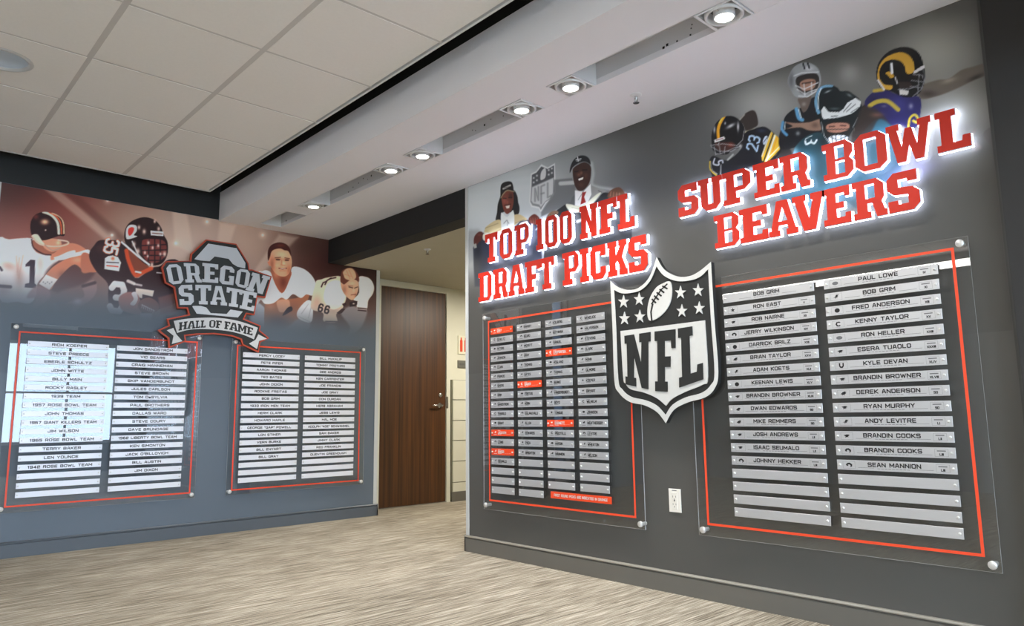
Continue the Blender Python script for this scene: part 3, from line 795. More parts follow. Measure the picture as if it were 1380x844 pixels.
# ================================================================ TEXT
STROKES = {
 'A': (1, [[(0,0),(.36,1),(.64,1),(1,0)], [(.14,.3),(.86,.3)]]), 'B': (1, [[(0,0),(0,1),(.8,1),(.95,.86),(.95,.66),(.8,.53),(0,.53)], [(.8,.53),(1,.38),(1,.15),(.84,0),(0,0)]]),
 'C': (1, [[(1,.76),(1,.85),(.85,1),(.15,1),(0,.85),(0,.15),(.15,0),(.85,0),(1,.15),(1,.24)]]), 'D': (1, [[(0,0),(0,1),(.82,1),(1,.82),(1,.18),(.82,0),(0,0)]]),
 'E': (.9, [[(1,1),(0,1),(0,0),(1,0)], [(0,.5),(.9,.5)]]), 'F': (.9, [[(1,1),(0,1),(0,0)], [(0,.48),(.9,.48)]]), 'G': (1, [[(1,.84),(.85,1),(.15,1),(0,.85),(0,.15),(.15,0),(1,0),(1,.4),(.62,.4)]]),
 'H': (1, [[(0,0),(0,1)], [(1,0),(1,1)], [(0,.5),(1,.5)]]), 'I': (.0, [[(0,0),(0,1)]]), 'J': (.85, [[(1,1),(1,.15),(.85,0),(.15,0),(0,.15),(0,.3)]]), 'K': (1, [[(0,0),(0,1)], [(1,1),(.15,.52),(1,0)]]),
 'L': (.85, [[(0,1),(0,0),(1,0)]]), 'M': (1.2, [[(0,0),(0,1),(.5,.3),(1,1),(1,0)]]), 'N': (1, [[(0,0),(0,1),(1,0),(1,1)]]), 'O': (1, [[(.15,0),(.85,0),(1,.15),(1,.85),(.85,1),(.15,1),(0,.85),(0,.15),(.15,0)]]),
 'P': (1, [[(0,0),(0,1),(.85,1),(1,.85),(1,.58),(.85,.42),(0,.42)]]), 'Q': (1, [[(.15,0),(.85,0),(1,.15),(1,.85),(.85,1),(.15,1),(0,.85),(0,.15),(.15,0)], [(.6,.3),(1,-.05)]]),
 'R': (1, [[(0,0),(0,1),(.85,1),(1,.85),(1,.6),(.85,.44),(0,.44)], [(.6,.44),(1,0)]]), 'S': (1, [[(1,.86),(.86,1),(.14,1),(0,.86),(0,.66),(.14,.53),(.86,.47),(1,.34),(1,.14),(.86,0),(.14,0),(0,.14)]]),
 'T': (1, [[(0,1),(1,1)], [(.5,1),(.5,0)]]), 'U': (1, [[(0,1),(0,.15),(.15,0),(.85,0),(1,.15),(1,1)]]), 'V': (1.05, [[(0,1),(.5,0),(1,1)]]), 'W': (1.45, [[(0,1),(.25,0),(.5,.85),(.75,0),(1,1)]]),
 'X': (1, [[(0,0),(1,1)], [(0,1),(1,0)]]), 'Y': (1, [[(0,1),(.5,.5),(1,1)], [(.5,.5),(.5,0)]]), 'Z': (1, [[(0,1),(1,1),(0,0),(1,0)]]),
 '0': (.9, [[(.15,0),(.85,0),(1,.15),(1,.85),(.85,1),(.15,1),(0,.85),(0,.15),(.15,0)]]), '1': (.4, [[(0,.8),(.8,1),(.8,0)]]), '2': (.9, [[(0,.75),(0,.87),(.14,1),(.86,1),(1,.87),(1,.62),(.86,.5),(.14,.45),(0,.32),(0,0),(1,0)]]),
 '3': (.9, [[(0,1),(.86,1),(1,.87),(1,.64),(.86,.52),(.3,.52)], [(.86,.52),(1,.38),(1,.14),(.86,0),(0,0)]]), '4': (.9, [[(.75,0),(.75,1),(0,.3),(1,.3)]]), '5': (.9, [[(1,1),(0,1),(0,.56),(.86,.56),(1,.42),(1,.14),(.86,0),(0,0)]]),
 '6': (.9, [[(.95,1),(.14,1),(0,.86),(0,.14),(.14,0),(.86,0),(1,.14),(1,.4),(.86,.55),(0,.55)]]), '7': (.9, [[(0,1),(1,1),(.4,0)]]), '8': (.9, [[(.14,0),(.86,0),(1,.14),(1,.86),(.86,1),(.14,1),(0,.86),(0,.14),(.14,0)], [(0,.52),(1,.52)]]),
 '9': (.9, [[(.05,0),(.86,0),(1,.14),(1,.86),(.86,1),(.14,1),(0,.86),(0,.6),(.14,.46),(1,.46)]]), 'c': (.7, [[(1,.6),(.1,.6),(0,.5),(0,.1),(.1,0),(1,0)]]), 'e': (.7, [[(0,.32),(1,.32),(1,.5),(.9,.6),(.1,.6),(0,.5),(0,.1),(.1,0),(1,0)]]),
 '"': (.3, [[(0,1),(0,.72)], [(1,1),(1,.72)]]), "'": (0, [[(0,1),(0,.72)]]), '-': (.5, [[(0,.5),(1,.5)]]), ' ': (.45, []),
}
def block_text(b, F, txt, u, v, n, cap, cw, lw, gap=.46, align='CENTER', maxw=None):
    """squared sans capitals drawn as flat strokes"""
    ws = [STROKES[ch][0]*cw for ch in txt]; g = gap*cw
    tot = sum(ws)+g*(len(txt)-1); k = 1.0
    if maxw and tot > maxw: k = maxw/tot
    x = u-tot*k/2 if align == 'CENTER' else u
    y0 = v-cap/2
    for ch, w_ in zip(txt, ws):
        for st in STROKES[ch][1]:
            P = [(x+a*w_*k, y0+c_*cap) for a, c_ in st]
            for (ax_, ay_), (bx_, by_) in zip(P, P[1:]):
                dx, dy = bx_-ax_, by_-ay_; L_ = math.hypot(dx, dy) or 1e-9; dx /= L_; dy /= L_; q = lw/2
                e = q*.85
                rr = [(ax_-dx*e-dy*q, ay_-dy*e+dx*q), (ax_-dx*e+dy*q, ay_-dy*e-dx*q), (bx_+dx*e+dy*q, by_+dy*e-dx*q), (bx_+dx*e-dy*q, by_+dy*e+dx*q)]
                b.add([F.p(p_[0], p_[1], n) for p_ in rr], [(0, 1, 2, 3)])
        x += (w_+g)*k
def rectf(b, F, u0, v0, u1, v1, n):
    b.add([F.p(u0, v0, n), F.p(u1, v0, n), F.p(u1, v1, n), F.p(u0, v1, n)], [(0, 1, 2, 3)])
def polyf(b, F, pts, n):
    t = tessellate_polygon([[Vector((p[0], p[1], 0)) for p in pts]])
    vs = [F.p(p[0], p[1], n) for p in pts]; fs = []
    for q in t:
        A_, B_, C_ = [pts[i] for i in q]
        fs.append(q if (B_[0]-A_[0])*(C_[1]-A_[1])-(B_[1]-A_[1])*(C_[0]-A_[0]) > 0 else (q[0], q[2], q[1]))
    b.add(vs, fs)
ICONS = {
 'star': [(math.sin(k*math.pi/5)*(1 if k % 2 == 0 else .4), math.cos(k*math.pi/5)*(1 if k % 2 == 0 else .4)) for k in range(10)],
 'bird': [(-1,-.2),(-.3,.1),(0,.8),(1,.7),(.4,.35),(.8,.2),(.3,0),(.4,-.5),(0,-.2),(-.3,-.8),(-.35,-.2)],
 'horn': [(-1,.1),(-.5,.7),(.3,.8),(1,.2),(.9,-.5),(.3,-.8),(.5,-.2),(.1,.2),(-.4,.1),(-.2,-.3),(-.7,-.4)],
 'cat': [(-1,-.3),(-.4,.4),(.3,.75),(1,.5),(.6,.2),(.8,-.1),(.3,-.2),(.5,-.7),(0,-.4),(-.5,-.7),(-.4,-.3)],
 'wing': [(-1,.3),(0,.6),(1,.5),(.5,.2),(.9,.1),(.3,-.1),(.6,-.4),(0,-.3),(-.5,-.6),(-.4,-.1)],
 'shoe': [(-.8,.9),(-.35,.9),(-.35,-.1),(0,-.45),(.35,-.1),(.35,.9),(.8,.9),(.75,-.3),(.35,-.9),(-.35,-.9),(-.75,-.3)],
 'arc': [(.8,.6),(.3,.9),(-.5,.8),(-.9,0),(-.5,-.8),(.3,-.9),(.8,-.6),(.4,-.35),(-.1,-.5),(-.4,0),(-.1,.5),(.4,.35)],
 'oval': [(math.cos(k*math.pi/6), .65*math.sin(k*math.pi/6)) for k in range(12)],
 'disc': [(.85*math.cos(k*math.pi/6), .85*math.sin(k*math.pi/6)) for k in range(12)],
}

# ================================================================ ACRYLIC BOARDS
ACN0, ACN1 = .036, .042          # sheet distance from the wall
def acrylic_board(F, u0, v0, u1, v1, border, label, cuts=()):
    root = empty('acrylic_board', F.p((u0+u1)/2, v0, ACN0)); tag(root, label, 'wall board')
    b = MB()
    vs = [F.p(u, v, n) for n in (ACN0, ACN1) for u, v in ((u0, v0), (u1, v0), (u1, v1), (u0, v1))]
    b.add(vs, [(3, 2, 1, 0), (4, 5, 6, 7)])
    b.build('clear_sheet', m_acrylic, parent=root)
    b = MB(); b.add(vs, [(0, 1, 5, 4), (1, 2, 6, 5), (2, 3, 7, 6), (3, 0, 4, 7)])
    b.build('sheet_edge', m_acrylic_edge, parent=root)
    a0, c0, a1, c1 = border; w = .0105; n = ACN1+.0012
    b = MB()
    b.fbox(F, a0, c0, a1, c0+w, ACN1+.0001, n); b.fbox(F, a0, c1-w, a1, c1, ACN1+.0001, n)
    b.fbox(F, a0, c0+w, a0+w, c1-w, ACN1+.0001, n); b.fbox(F, a1-w, c0+w, a1, c1-w, ACN1+.0001, n)
    b.build('orange_border', m_line, parent=root)
    mesh = None
    for (u, v) in ((u0+.026, v0+.026), (u1-.026, v0+.026), (u1-.026, v1-.026), (u0+.026, v1-.026)):
        b = MB(); b.sm = True
        ax = Vector(F.p(0, 0, 1))-Vector(F.p(0, 0, 0))
        b.lathe(F.p(u, v, 0), ax, [(.009, .003), (.009, ACN0-.0003)], 18, False)
        b.lathe(F.p(u, v, 0), ax, [(.0140, ACN1+.0002), (.0150, ACN1+.002), (.0150, ACN1+.010), (.0138, ACN1+.012), (0, ACN1+.0122)], 24, False)
        b.build('standoff', m_standoff, parent=root)
    return root

PN0, PN1 = ACN1+.0095, ACN1+.0115
plate_cache = {}
def nameplate(root, F, u0, v0, w, h, mat_, key, label=None):
    """one plate on the sheet (shared mesh, local origin at its lower left corner)"""
    k = (key, w, h)
    if k not in plate_cache:
        b = MB(); b.fbox(F, 0, 0, w, h, PN0, PN1, .0006)
        off = F.p(0, 0, 0)
        b.v = [tuple(a-c for a, c in zip(p, off)) for p in b.v]
        me = b.mesh('nameplate', mat_)
        b = MB(); b.sm = True
        ax = Vector(F.p(0, 0, 1))-Vector(off)
        b.lathe((0, 0, 0), ax, [(.0025, ACN1), (.0025, PN1), (.0050, PN1+.0001), (.0050, PN1+.0050), (.0036, PN1+.0066), (0, PN1+.0068)], 10, False)
        sc_ = b.mesh('screw', m_standoff)
        plate_cache[k] = (me, sc_)
    me, sc_ = plate_cache[k]
    o = bpy.data.objects.new('nameplate', me); COL.objects.link(o); o.parent = root
    P = Vector(F.p(u0, v0, 0)); o.location = P-root.location
    if label: o['label'] = label
    for du in (.012, w-.012):
        s = bpy.data.objects.new('screw', sc_); COL.objects.link(s); s.parent = o
        s.location = Vector(F.p(du, h/2, 0))-Vector(F.p(0, 0, 0))
    return o
def print_on(plate, root, meshb, mats):
    o = bpy.data.objects.new('lettering', meshb.mesh('lettering', mats)); COL.objects.link(o); o.parent = plate
    o.location = -(root.location+plate.location)
    return o
TN = PN1+.00035

def names_board(F, root, cols, names, w, h, top, bottom):
    for ci, (u0, lst) in enumerate(zip(cols, names)):
        for r in range(18):
            v = top+(bottom-top)*r/17-h
            nm = lst[r] if r < len(lst) else ''
            p = nameplate(root, F, u0, v, w, h, m_plate_w, 'n%s' % type(F).__name__, None if nm else 'blank silver nameplate')
            if nm:
                b = MB(); block_text(b, F, nm, u0+w/2, v+h/2, TN, .0144, .0150, .0041, maxw=w*.80)
                print_on(p, root, b, m_ink)

HF1 = acrylic_board(FB, .776, .291, 2.018, 1.531, (.820, .326, 1.984, 1.478), 'leftmost clear acrylic name board, partly washed out by window glare')
HF2 = acrylic_board(FB, 2.253, .290, 3.478, 1.520, (2.292, .322, 3.430, 1.472), 'clear acrylic name board between the hall of fame sign and the wooden door')
names_board(FB, HF1, (.874, 1.417), (
 ['RICH KOEPER','STEVE PREECE','EBERLE SCHULTZ','JOHN WITTE','BILLY MAIN','ROCKY RASLEY','1939 TEAM','1957 ROSE BOWL TEAM','JOHN THOMAS','1967 GIANT KILLERS TEAM','JIM WILSON','1965 ROSE BOWL TEAM','TERRY BAKER','LEN YOUNCE','1942 ROSE BOWL TEAM'],
 ['JON SANDSTROM','VIC SEARS','CRAIG HANNEMAN','STEVE BROWN','SKIP VANDERBUNDT','JULES CARLSON','TOM DeSYLVIA','PAUL BROTHERS','DALLAS WARD','STEVE COURY','DAVE BRUNDAGE','1962 LIBERTY BOWL TEAM','KEN SIMONTON',"JACK O'BILLOVICH",'BILL AUSTIN','JIM DIXON']),
 .490, .0365, 1.4150, .4190)
names_board(FB, HF2, (2.340, 2.878), (
 ['PERCY LOCEY','PETE PIFER','AARON THOMAS','TED BATES','JOHN DIDION','ROCKNE FREITAS','BOB GRIM','1933 IRON MEN TEAM','HERM CLARK','HOWARD MAPLE','GEORGE "GAP" POWELL','LON STINER','VERN BURKE','BILL ENYART','BILL GRAY'],
 ['BILL McKALIP','TOMMY PROTHRO','DEE ANDROS','KEN CARPENTER','JOE FRANCIS','JOE GRAY','DON DURDAN','HERB ABRAHAM','JESS LEWIS','HAL MOE','ADOLPH "ADE" SCHWAMMEL','SAM BAKER','JIMMY CLARK','RED FRANKLIN','QUENTIN GREENOUGH']),
 .489, .0385, 1.4130, .4165)

SB = acrylic_board(FA, -2.022, .303, -.786, 1.525, (-1.973, .353, -.835, 1.489), 'clear acrylic name board with two columns of plates, right of the silver shield')
sbn = ([('BOB GRIM','',''),('RON EAST','star','V'),('ROB NAIRNE','wing','XII'),('JERRY WILKINSON','horn','XIV'),('DARRICK BRILZ','disc','XXII'),('BRIAN TAYLOR','cat','XXVI'),('ADAM KOETS','bird','XLII'),('KEENAN LEWIS','disc','XLV'),
  ('BRANDIN BROWNER','wing','XLIX'),('DWAN EDWARDS','cat','50'),('MIKE REMMERS','cat','50'),('JOSH ANDREWS','wing','LII'),('ISAAC SEUMALO','wing','LII'),('JOHNNY HEKKER','horn','LIII')],
 [('PAUL LOWE','oval','IV'),('BOB GRIM','bird','XI'),('FRED ANDERSON','disc','XIII'),('KENNY TAYLOR','arc','XX'),('RON HELLER','oval','XXIII'),('ESERA TUAOLO','wing','XXXIII'),('KYLE DEVAN','shoe','XLIV'),('BRANDIN BROWNER','wing','XLVIII'),
  ('DEREK ANDERSON','cat','50'),('RYAN MURPHY','wing','50'),('ANDY LEVITRE','bird','LI'),('BRANDIN COOKS','wing','LII'),('BRANDIN COOKS','horn','LIII'),('SEAN MANNION','horn','LIII')])
w, h = .4415, .0395
for ci, u0 in enumerate((-1.820, -1.3345)):
    for r in range(18):
        v = 1.4335+(.4475-1.4335)*r/17-h
        has = r < len(sbn[ci])
        p = nameplate(SB, FA, u0, v, w, h, m_plate, 'sb', None if has else 'blank silver nameplate')
        if has:
            nm, ic, num = sbn[ci][r]
            b = MB(); block_text(b, FA, nm, u0+w/2, v+h*.60, TN, .0136, .0124, .0038, maxw=w*.58)
            b.mi = 1
            rectf(b, FA, u0+w*.19, v+h*.26, u0+w*.33, v+h*.29, TN); rectf(b, FA, u0+w*.67, v+h*.26, u0+w*.82, v+h*.29, TN)
            for q in range(9): rectf(b, FA, u0+w*(.36+.031*q), v+h*.20, u0+w*(.36+.031*q+.024), v+h*.245, TN)
            if ic:
                bx0, bx1, t = u0+w*.055, u0+w*.165, .0006
                for q in ((bx0, v+h*.14, bx1, v+h*.14+t), (bx0, v+h*.86-t, bx1, v+h*.86), (bx0, v+h*.14, bx0+t, v+h*.86), (bx1-t, v+h*.14, bx1, v+h*.86)): rectf(b, FA, *q, TN)
                bx0, bx1 = u0+w*.84, u0+w*.945
                for q in ((bx0, v+h*.14, bx1, v+h*.14+t), (bx0, v+h*.86-t, bx1, v+h*.86), (bx0, v+h*.14, bx0+t, v+h*.86), (bx1-t, v+h*.14, bx1, v+h*.86)): rectf(b, FA, *q, TN)
                b.mi = 1
                rectf(b, FA, bx0+.008, v+h*.62, bx1-.008, v+h*.72, TN)
                b.mi = 0
                block_text(b, FA, num, (bx0+bx1)/2, v+h*.34, TN, .0072, .0056, .0024, maxw=w*.085)
                b.mi = 0 if ic not in ('oval',) else 1
                polyf(b, FA, [(u0+w*.11+x*.013, v+h*.5+y*.0115) for x, y in ICONS[ic]], TN)
            print_on(p, SB, b, [m_ink, m_ink2])

DP = acrylic_board(FA, -3.607, .293, -2.338, 1.541, (-3.552, .346, -2.393, 1.492), 'clear acrylic name board with four columns of small plates, left of the silver shield')
dpn = (['*GRAY','SCHULTZ','PETERS','JOHNSON','CLARK','FRANCIS','SIVERS','GRIM','SANDSTROM','THAROLD','GRANT','*JACKSON','LEWIS','*BAKER','SEUMALO'],
 ['RAMSEY','BEARD','WICKETT','GRAY','THOMAS','BATES','*BAKER','FREITAS','HORN','KALANUVALU','ALLEN','EDWARDS','PAEA','BRIGHTON'],
 ['KOLBERG','BOTHMAN','SAMUEL','*CARPENTER','HOGLAND','THOMAS','BURKE','VANDERBUNDT','BOYD','TONGUE','*BARNETT','PISCITELLI','HARDIN','MANNION'],
 ['WENDLICK','HALVERSON','STEVENS','CLARK','MANN','GILMORE','KOEPER','ENYART','WILHELM','JOHNSON','WEATHERSBY','LEVITRE','WHEATON','NELSON'])
ics = ['wing','cat','bird','arc','horn','star','oval','bird']
w, h = .2095, .0400
for ci, (u0, nr) in enumerate(((-3.515, 18), (-3.2655, 18), (-3.0160, 17), (-2.7660, 17))):
    for r in range(nr):
        v = 1.4375+(.4395-1.4375)*r/17-h
        has = r < len(dpn[ci]); nm = dpn[ci][r] if has else ''
        org = nm.startswith('*')
        p = nameplate(DP, FA, u0, v, w, h, m_plate_o if org else m_plate, 'dpo' if org else 'dp', 'orange nameplate' if org else (None if has else 'blank silver nameplate'))
        if has:
            nm = nm.strip('*')
            b = MB(); block_text(b, FA, nm, u0+w*.31, v+h*.53, TN, .0125, .0078, .0031, align='LEFT', maxw=w*.54)
            polyf(b, FA, [(u0+w*.19+x*.0095, v+h*.60+y*.0085) for x, y in ICONS[ics[(r*3+ci) % 8]]], TN)
            b.mi = 1
            rectf(b, FA, u0+w*.30, v+h*.22, u0+w*.46, v+h*.27, TN); rectf(b, FA, u0+w*.12, v+h*.20, u0+w*.25, v+h*.25, TN)
            rectf(b, FA, u0+w*.30, v+h*.80, u0+w*.42, v+h*.85, TN)
            rectf(b, FA, u0+w*.60, v+h*.30, u0+w*.86, v+h*.315, TN)
            print_on(p, DP, b, [m_inkw, m_inkw] if org else [m_ink, m_ink2])
b = MB(); b.fbox(FA, -2.997, .404, -2.545, .4425, PN0, PN1, .0006); leg = b.build('legend_plate', m_plate_o, parent=DP)
leg['label'] = 'orange legend plate'
b = MB(); block_text(b, FA, 'FIRST ROUND PICKS ARE INDICATED IN ORANGE', -2.771, .4235, TN, .0125, .0078, .0026, maxw=.425)
b.build('lettering', m_inkw, parent=leg)

# ---------------------------------------------------------------- small fittings
root = empty('wall_outlet', (XA, 2.18, .45)); tag(root, 'white duplex power outlet low on the right wall below the shield', 'outlet')
b = MB(); b.fbox(FA, -2.2135, .390, -2.1435, .504, 0, .006, .002); b.build('cover_plate', m_outlet, parent=root)
b = MB(); b.fbox(FA, -2.196, .405, -2.161, .487, .006, .008, .001); b.build('receptacle', m_outlet, parent=root)
b = MB()
for vc in (.465, .428):
    b.fbox(FA, -2.188, vc-.003, -2.186, vc+.006, .008, .0083); b.fbox(FA, -2.171, vc-.003, -2.169, vc+.006, .008, .0083); b.fbox(FA, -2.181, vc-.013, -2.176, vc-.009, .008, .0083)
b.fbox(FA, -2.182, .4435, -2.175, .4505, .008, .0083)
b.build('slots', m_hole, parent=root)
b = MB(); b.fbox(FA, -2.192, .4945, -2.165, .4985, .006, .0063); b.build('lettering', m_ink2, parent=root)

root = empty('extinguisher_sign', (4.93, YD, 1.6)); tag(root, 'small white sign with red fire extinguishers on the corridor wall by the door', 'sign')
class FrameD:
    def p(self, u, v, n=0.0): return (u, YD+.012-n, v)
FD = FrameD()
b = MB(); b.fbox(FD, 4.865, 1.555, 5.06, 1.755, 0, .012, .001); b.build('sign_panel', mat('cream_sign', (226, 222, 200), .5), parent=root)
b = MB()
for u in (4.905, 4.965, 5.02):
    b.prism(FD, [[(u-.016, 1.58), (u+.016, 1.58), (u+.016, 1.70), (u+.007, 1.715), (u+.007, 1.735), (u-.007, 1.735), (u-.007, 1.715), (u-.016, 1.70)]], .012, .016)
b.build('red_symbols', mat('sign_red', (214, 66, 26), .5), parent=root)
root = empty('wall_switch', (4.93, YD, 1.45)); tag(root, 'grey steel plate on the corridor wall below the extinguisher sign', 'wall plate')
b = MB(); b.fbox(FD, 4.862, 1.405, 4.975, 1.485, 0, .012, .002); b.build('steel_plate', mat('grey_steel', (128, 128, 120), .4, metal=.5), parent=root)
b = MB(); b.fbox(FD, 4.885, 1.435, 4.95, 1.455, .012, .016, .001); b.build('button', mat('grey_button', (100, 100, 95), .5), parent=root)

# ================================================================ PRINTED MURALS
class Canvas:
    """flat print on a wall, painted on a fine grid of vertices (colour attribute)"""
    def __init__(s, F, u0, u1, v0, v1, step_u, step_v, n):
        s.F, s.n = F, n; s.gain = 1.0
        s.nu = int(round((u1-u0)/step_u))+1; s.nv = int(round((v1-v0)/step_v))+1
        s.U, s.V = np.meshgrid(np.linspace(u0, u1, s.nu), np.linspace(v0, v1, s.nv))
        if F is FA: P = np.stack([np.full_like(s.U, XA-n), -s.U, s.V], -1)
        else: P = np.stack([s.U, np.full_like(s.U, YB-n), s.V], -1)
        s.P = P
        q = P-EYEP; w = q @ _f
        s.X = 690+FPX*(q @ _r)/w; s.Y = 422-FPX*(q @ _u)/w     # where each point is drawn in the traced picture
        s.C = np.zeros(s.X.shape+(3,)); s.ID = np.zeros(s.X.shape, int); s.mask = None
        s.o = (0, 0); s.k = 1; s.id = 0
    def z(s, o, k, id=None):
        s.o, s.k = o, k
        if id is not None: s.id = id
    def t(s, pts): return np.array([(s.o[0]+x*s.k, s.o[1]+y*s.k) for x, y in pts], float)
    def blend(s, a, col):
        s.C = s.C*(1-a[..., None])+np.array(col, float)*a[..., None]
    def _win(s, x0, y0, x1, y1):
        m = (s.X >= x0) & (s.X <= x1) & (s.Y >= y0) & (s.Y <= y1)
        r = np.where(m.any(1))[0]; c = np.where(m.any(0))[0]
        if not len(r) or not len(c): return None
        return slice(r[0], r[-1]+1), slice(c[0], c[-1]+1)
    def _apply(s, win, a, col, clip=None):
        if clip is not None: a = a*clip[win]
        s.C[win] = s.C[win]*(1-a[..., None])+np.array(col, float)*a[..., None]
    def poly(s, pts, col, soft=.7, sm=True, alpha=1.0, mark=True, clip=None):
        P = s.t(smooth(pts, 4) if sm and len(pts) > 4 else pts)
        pad = soft*2+1
        win = s._win(P[:, 0].min()-pad, P[:, 1].min()-pad, P[:, 0].max()+pad, P[:, 1].max()+pad)
        if win is None: s.mask = None; return s
        X, Y = s.X[win], s.Y[win]
        ins = np.zeros(X.shape, bool); d = np.full(X.shape, 1e9)
        for i in range(len(P)):
            x0, y0 = P[i-1]; x1, y1 = P[i]
            if y0 != y1:
                c = ((y0 > Y) != (y1 > Y)) & (X < (x1-x0)*(Y-y0)/(y1-y0)+x0)
                ins ^= c
            L2 = (x1-x0)**2+(y1-y0)**2 or 1e-9
            t = np.clip(((X-x0)*(x1-x0)+(Y-y0)*(y1-y0))/L2, 0, 1)
            d = np.minimum(d, (X-x0-t*(x1-x0))**2+(Y-y0-t*(y1-y0))**2)
        sd = np.where(ins, 1, -1)*np.sqrt(d)
        a = np.clip(.5+sd/(2*soft), 0, 1)
        a = a*a*(3-2*a)
        m = np.zeros(s.X.shape); m[win] = a
        s.mask = m
        s._apply(win, a*alpha, col, clip)
        if mark and s.id: s.ID[win] = np.where(a*alpha > .5, s.id, s.ID[win])
        return s
    def line(s, pts, w, col, soft=.6, alpha=1.0, sm=False, mark=False, clip=None):
        P = s.t(smooth(pts, 4, False) if sm else pts); hw = w*s.k/2
        pad = hw+soft*2+1
        win = s._win(P[:, 0].min()-pad, P[:, 1].min()-pad, P[:, 0].max()+pad, P[:, 1].max()+pad)
        if win is None: return s
        X, Y = s.X[win], s.Y[win]; d = np.full(X.shape, 1e9)
        for i in range(1, len(P)):
            x0, y0 = P[i-1]; x1, y1 = P[i]
            L2 = (x1-x0)**2+(y1-y0)**2 or 1e-9
            t = np.clip(((X-x0)*(x1-x0)+(Y-y0)*(y1-y0))/L2, 0, 1)
            d = np.minimum(d, (X-x0-t*(x1-x0))**2+(Y-y0-t*(y1-y0))**2)
        a = np.clip(.5+(hw-np.sqrt(d))/(2*soft), 0, 1)
        s._apply(win, a*alpha, col, clip)
        if mark and s.id: s.ID[win] = np.where(a*alpha > .5, s.id, s.ID[win])
        return s
    def blob(s, x, y, rx, col, alpha=.8, ry=None, clip=False, rot=0.0):
        (cx, cy), = s.t([(x, y)]); rx = rx*s.k; ry = (ry*s.k if ry else rx)
        R3 = 2.6*max(rx, ry)
        win = s._win(cx-R3, cy-R3, cx+R3, cy+R3)
        if win is None: return s
        dx, dy = s.X[win]-cx, s.Y[win]-cy
        c, n_ = math.cos(rot), math.sin(rot)
        a = alpha*np.exp(-(((dx*c+dy*n_)/rx)**2+((-dx*n_+dy*c)/ry)**2))
        s._apply(win, a, col, s.mask if clip else None)
        return s
    def digits(s, txt, x, y, w, h, rot, lw, col, gap=.25, out=None, ow=0):
        """block digits drawn as strokes; rot in degrees, x, y = centre of the text"""
        D = {'1': [[(.2, .8), (.55, 1), (.55, 0)], [(.2, 0), (.9, 0)]], '2': [[(0, .8), (.2, 1), (.8, 1), (1, .8), (1, .6), (0, .0), (1, 0)]],
             '3': [[(0, .85), (.2, 1), (.8, 1), (1, .8), (1, .62), (.75, .5), (.4, .5)], [(.75, .5), (1, .38), (1, .2), (.8, 0), (.2, 0), (0, .15)]],
             '5': [[(1, 1), (.05, 1), (.05, .58), (.75, .6), (1, .42), (1, .18), (.8, 0), (.2, 0), (0, .15)]],
             '6': [[(.95, .85), (.75, 1), (.25, 1), (0, .8), (0, .2), (.2, 0), (.8, 0), (1, .2), (1, .4), (.8, .55), (.05, .5)]]}
        n = len(txt); tot = n*w+(n-1)*gap*w; ca, sa = math.cos(math.radians(rot)), math.sin(math.radians(rot))
        for pas in ((ow, out), (lw, col)):
            if pas[1] is None: continue
            for i, ch in enumerate(txt):
                for st in D[ch]:
                    pts = []
                    for a, b_ in st:
                        px = -tot/2+i*(w+gap*w)+a*w; py = -(b_-.5)*h
                        pts.append((x+px*ca-py*sa, y+px*sa+py*ca))
                    s.line(pts, pas[0], pas[1], .55)
        return s
    def build(s, root, names, material):
        C = np.clip(s.C, 0, 255)/255
        Lc = np.minimum(np.where(C <= .04045, C/12.92, ((C+.055)/1.055)**2.4)*s.gain, .93)
        idx = np.arange(s.nu*s.nv).reshape(s.nv, s.nu)
        q = np.stack([idx[:-1, :-1], idx[:-1, 1:], idx[1:, 1:], idx[1:, :-1]], -1).reshape(-1, 4)
        fid = s.ID[:-1, :-1].reshape(-1)
        P = s.P.reshape(-1, 3)-np.array(root.location); Lc = Lc.reshape(-1, 3)
        for k, (nm, lab) in names.items():
            f = q[fid == k]
            if not len(f): continue
            used, inv = np.unique(f, return_inverse=True); inv = inv.reshape(-1, 4)
            me = bpy.data.meshes.new(nm)
            me.vertices.add(len(used)); me.vertices.foreach_set('co', P[used].ravel())
            me.loops.add(inv.size); me.loops.foreach_set('vertex_index', inv.ravel().astype(np.int32))
            me.polygons.add(len(inv)); me.polygons.foreach_set('loop_start', np.arange(0, inv.size, 4, dtype=np.int32))
            me.polygons.foreach_set('loop_total', np.full(len(inv), 4, dtype=np.int32))
            me.update(calc_edges=True)
            at = me.color_attributes.new('print', 'FLOAT_COLOR', 'POINT')
            at.data.foreach_set('color', np.concatenate([Lc[used], np.ones((len(used), 1))], 1).ravel())
            me.materials.append(material)
            o = bpy.data.objects.new(nm, me); COL.objects.link(o); o.parent = root
            if lab: o['label'] = lab
PN = .0012
# ------------------------------------------------ left mural (front wall)
c = Canvas(FB, WM0+.001, WF1-.033, 1.20, ZC+.010, .0042, .0042, PN)
X, Y = c.X, c.Y
c.C[:] = (112, 84, 74)
def wall_tone(rgb, g):      # the colour that gives the plain wall tone once the print's gain is applied
    return np.array([255*(12.92*v/g if v/g < .0031308 else 1.055*(v/g)**(1/2.4)-.055) for v in lin(rgb)])
c.gain = 1.8
W_ = wall_tone(WALLF, c.gain)
def bl(x, y, rx, ry, col, a, rot=0): c.z((0, 0), 1); c.blob(x, y, rx, col, a, ry, rot=rot)
bl(40, 250, 90, 50, (52, 34, 34), .95); bl(110, 290, 90, 60, (120, 48, 40), .8); bl(20, 330, 70, 40, (140, 84, 76), .8)
bl(170, 300, 60, 40, (142, 112, 96), .7); bl(255, 345, 95, 75, (196, 172, 154), .9); bl(330, 330, 60, 60, (176, 148, 130), .75)
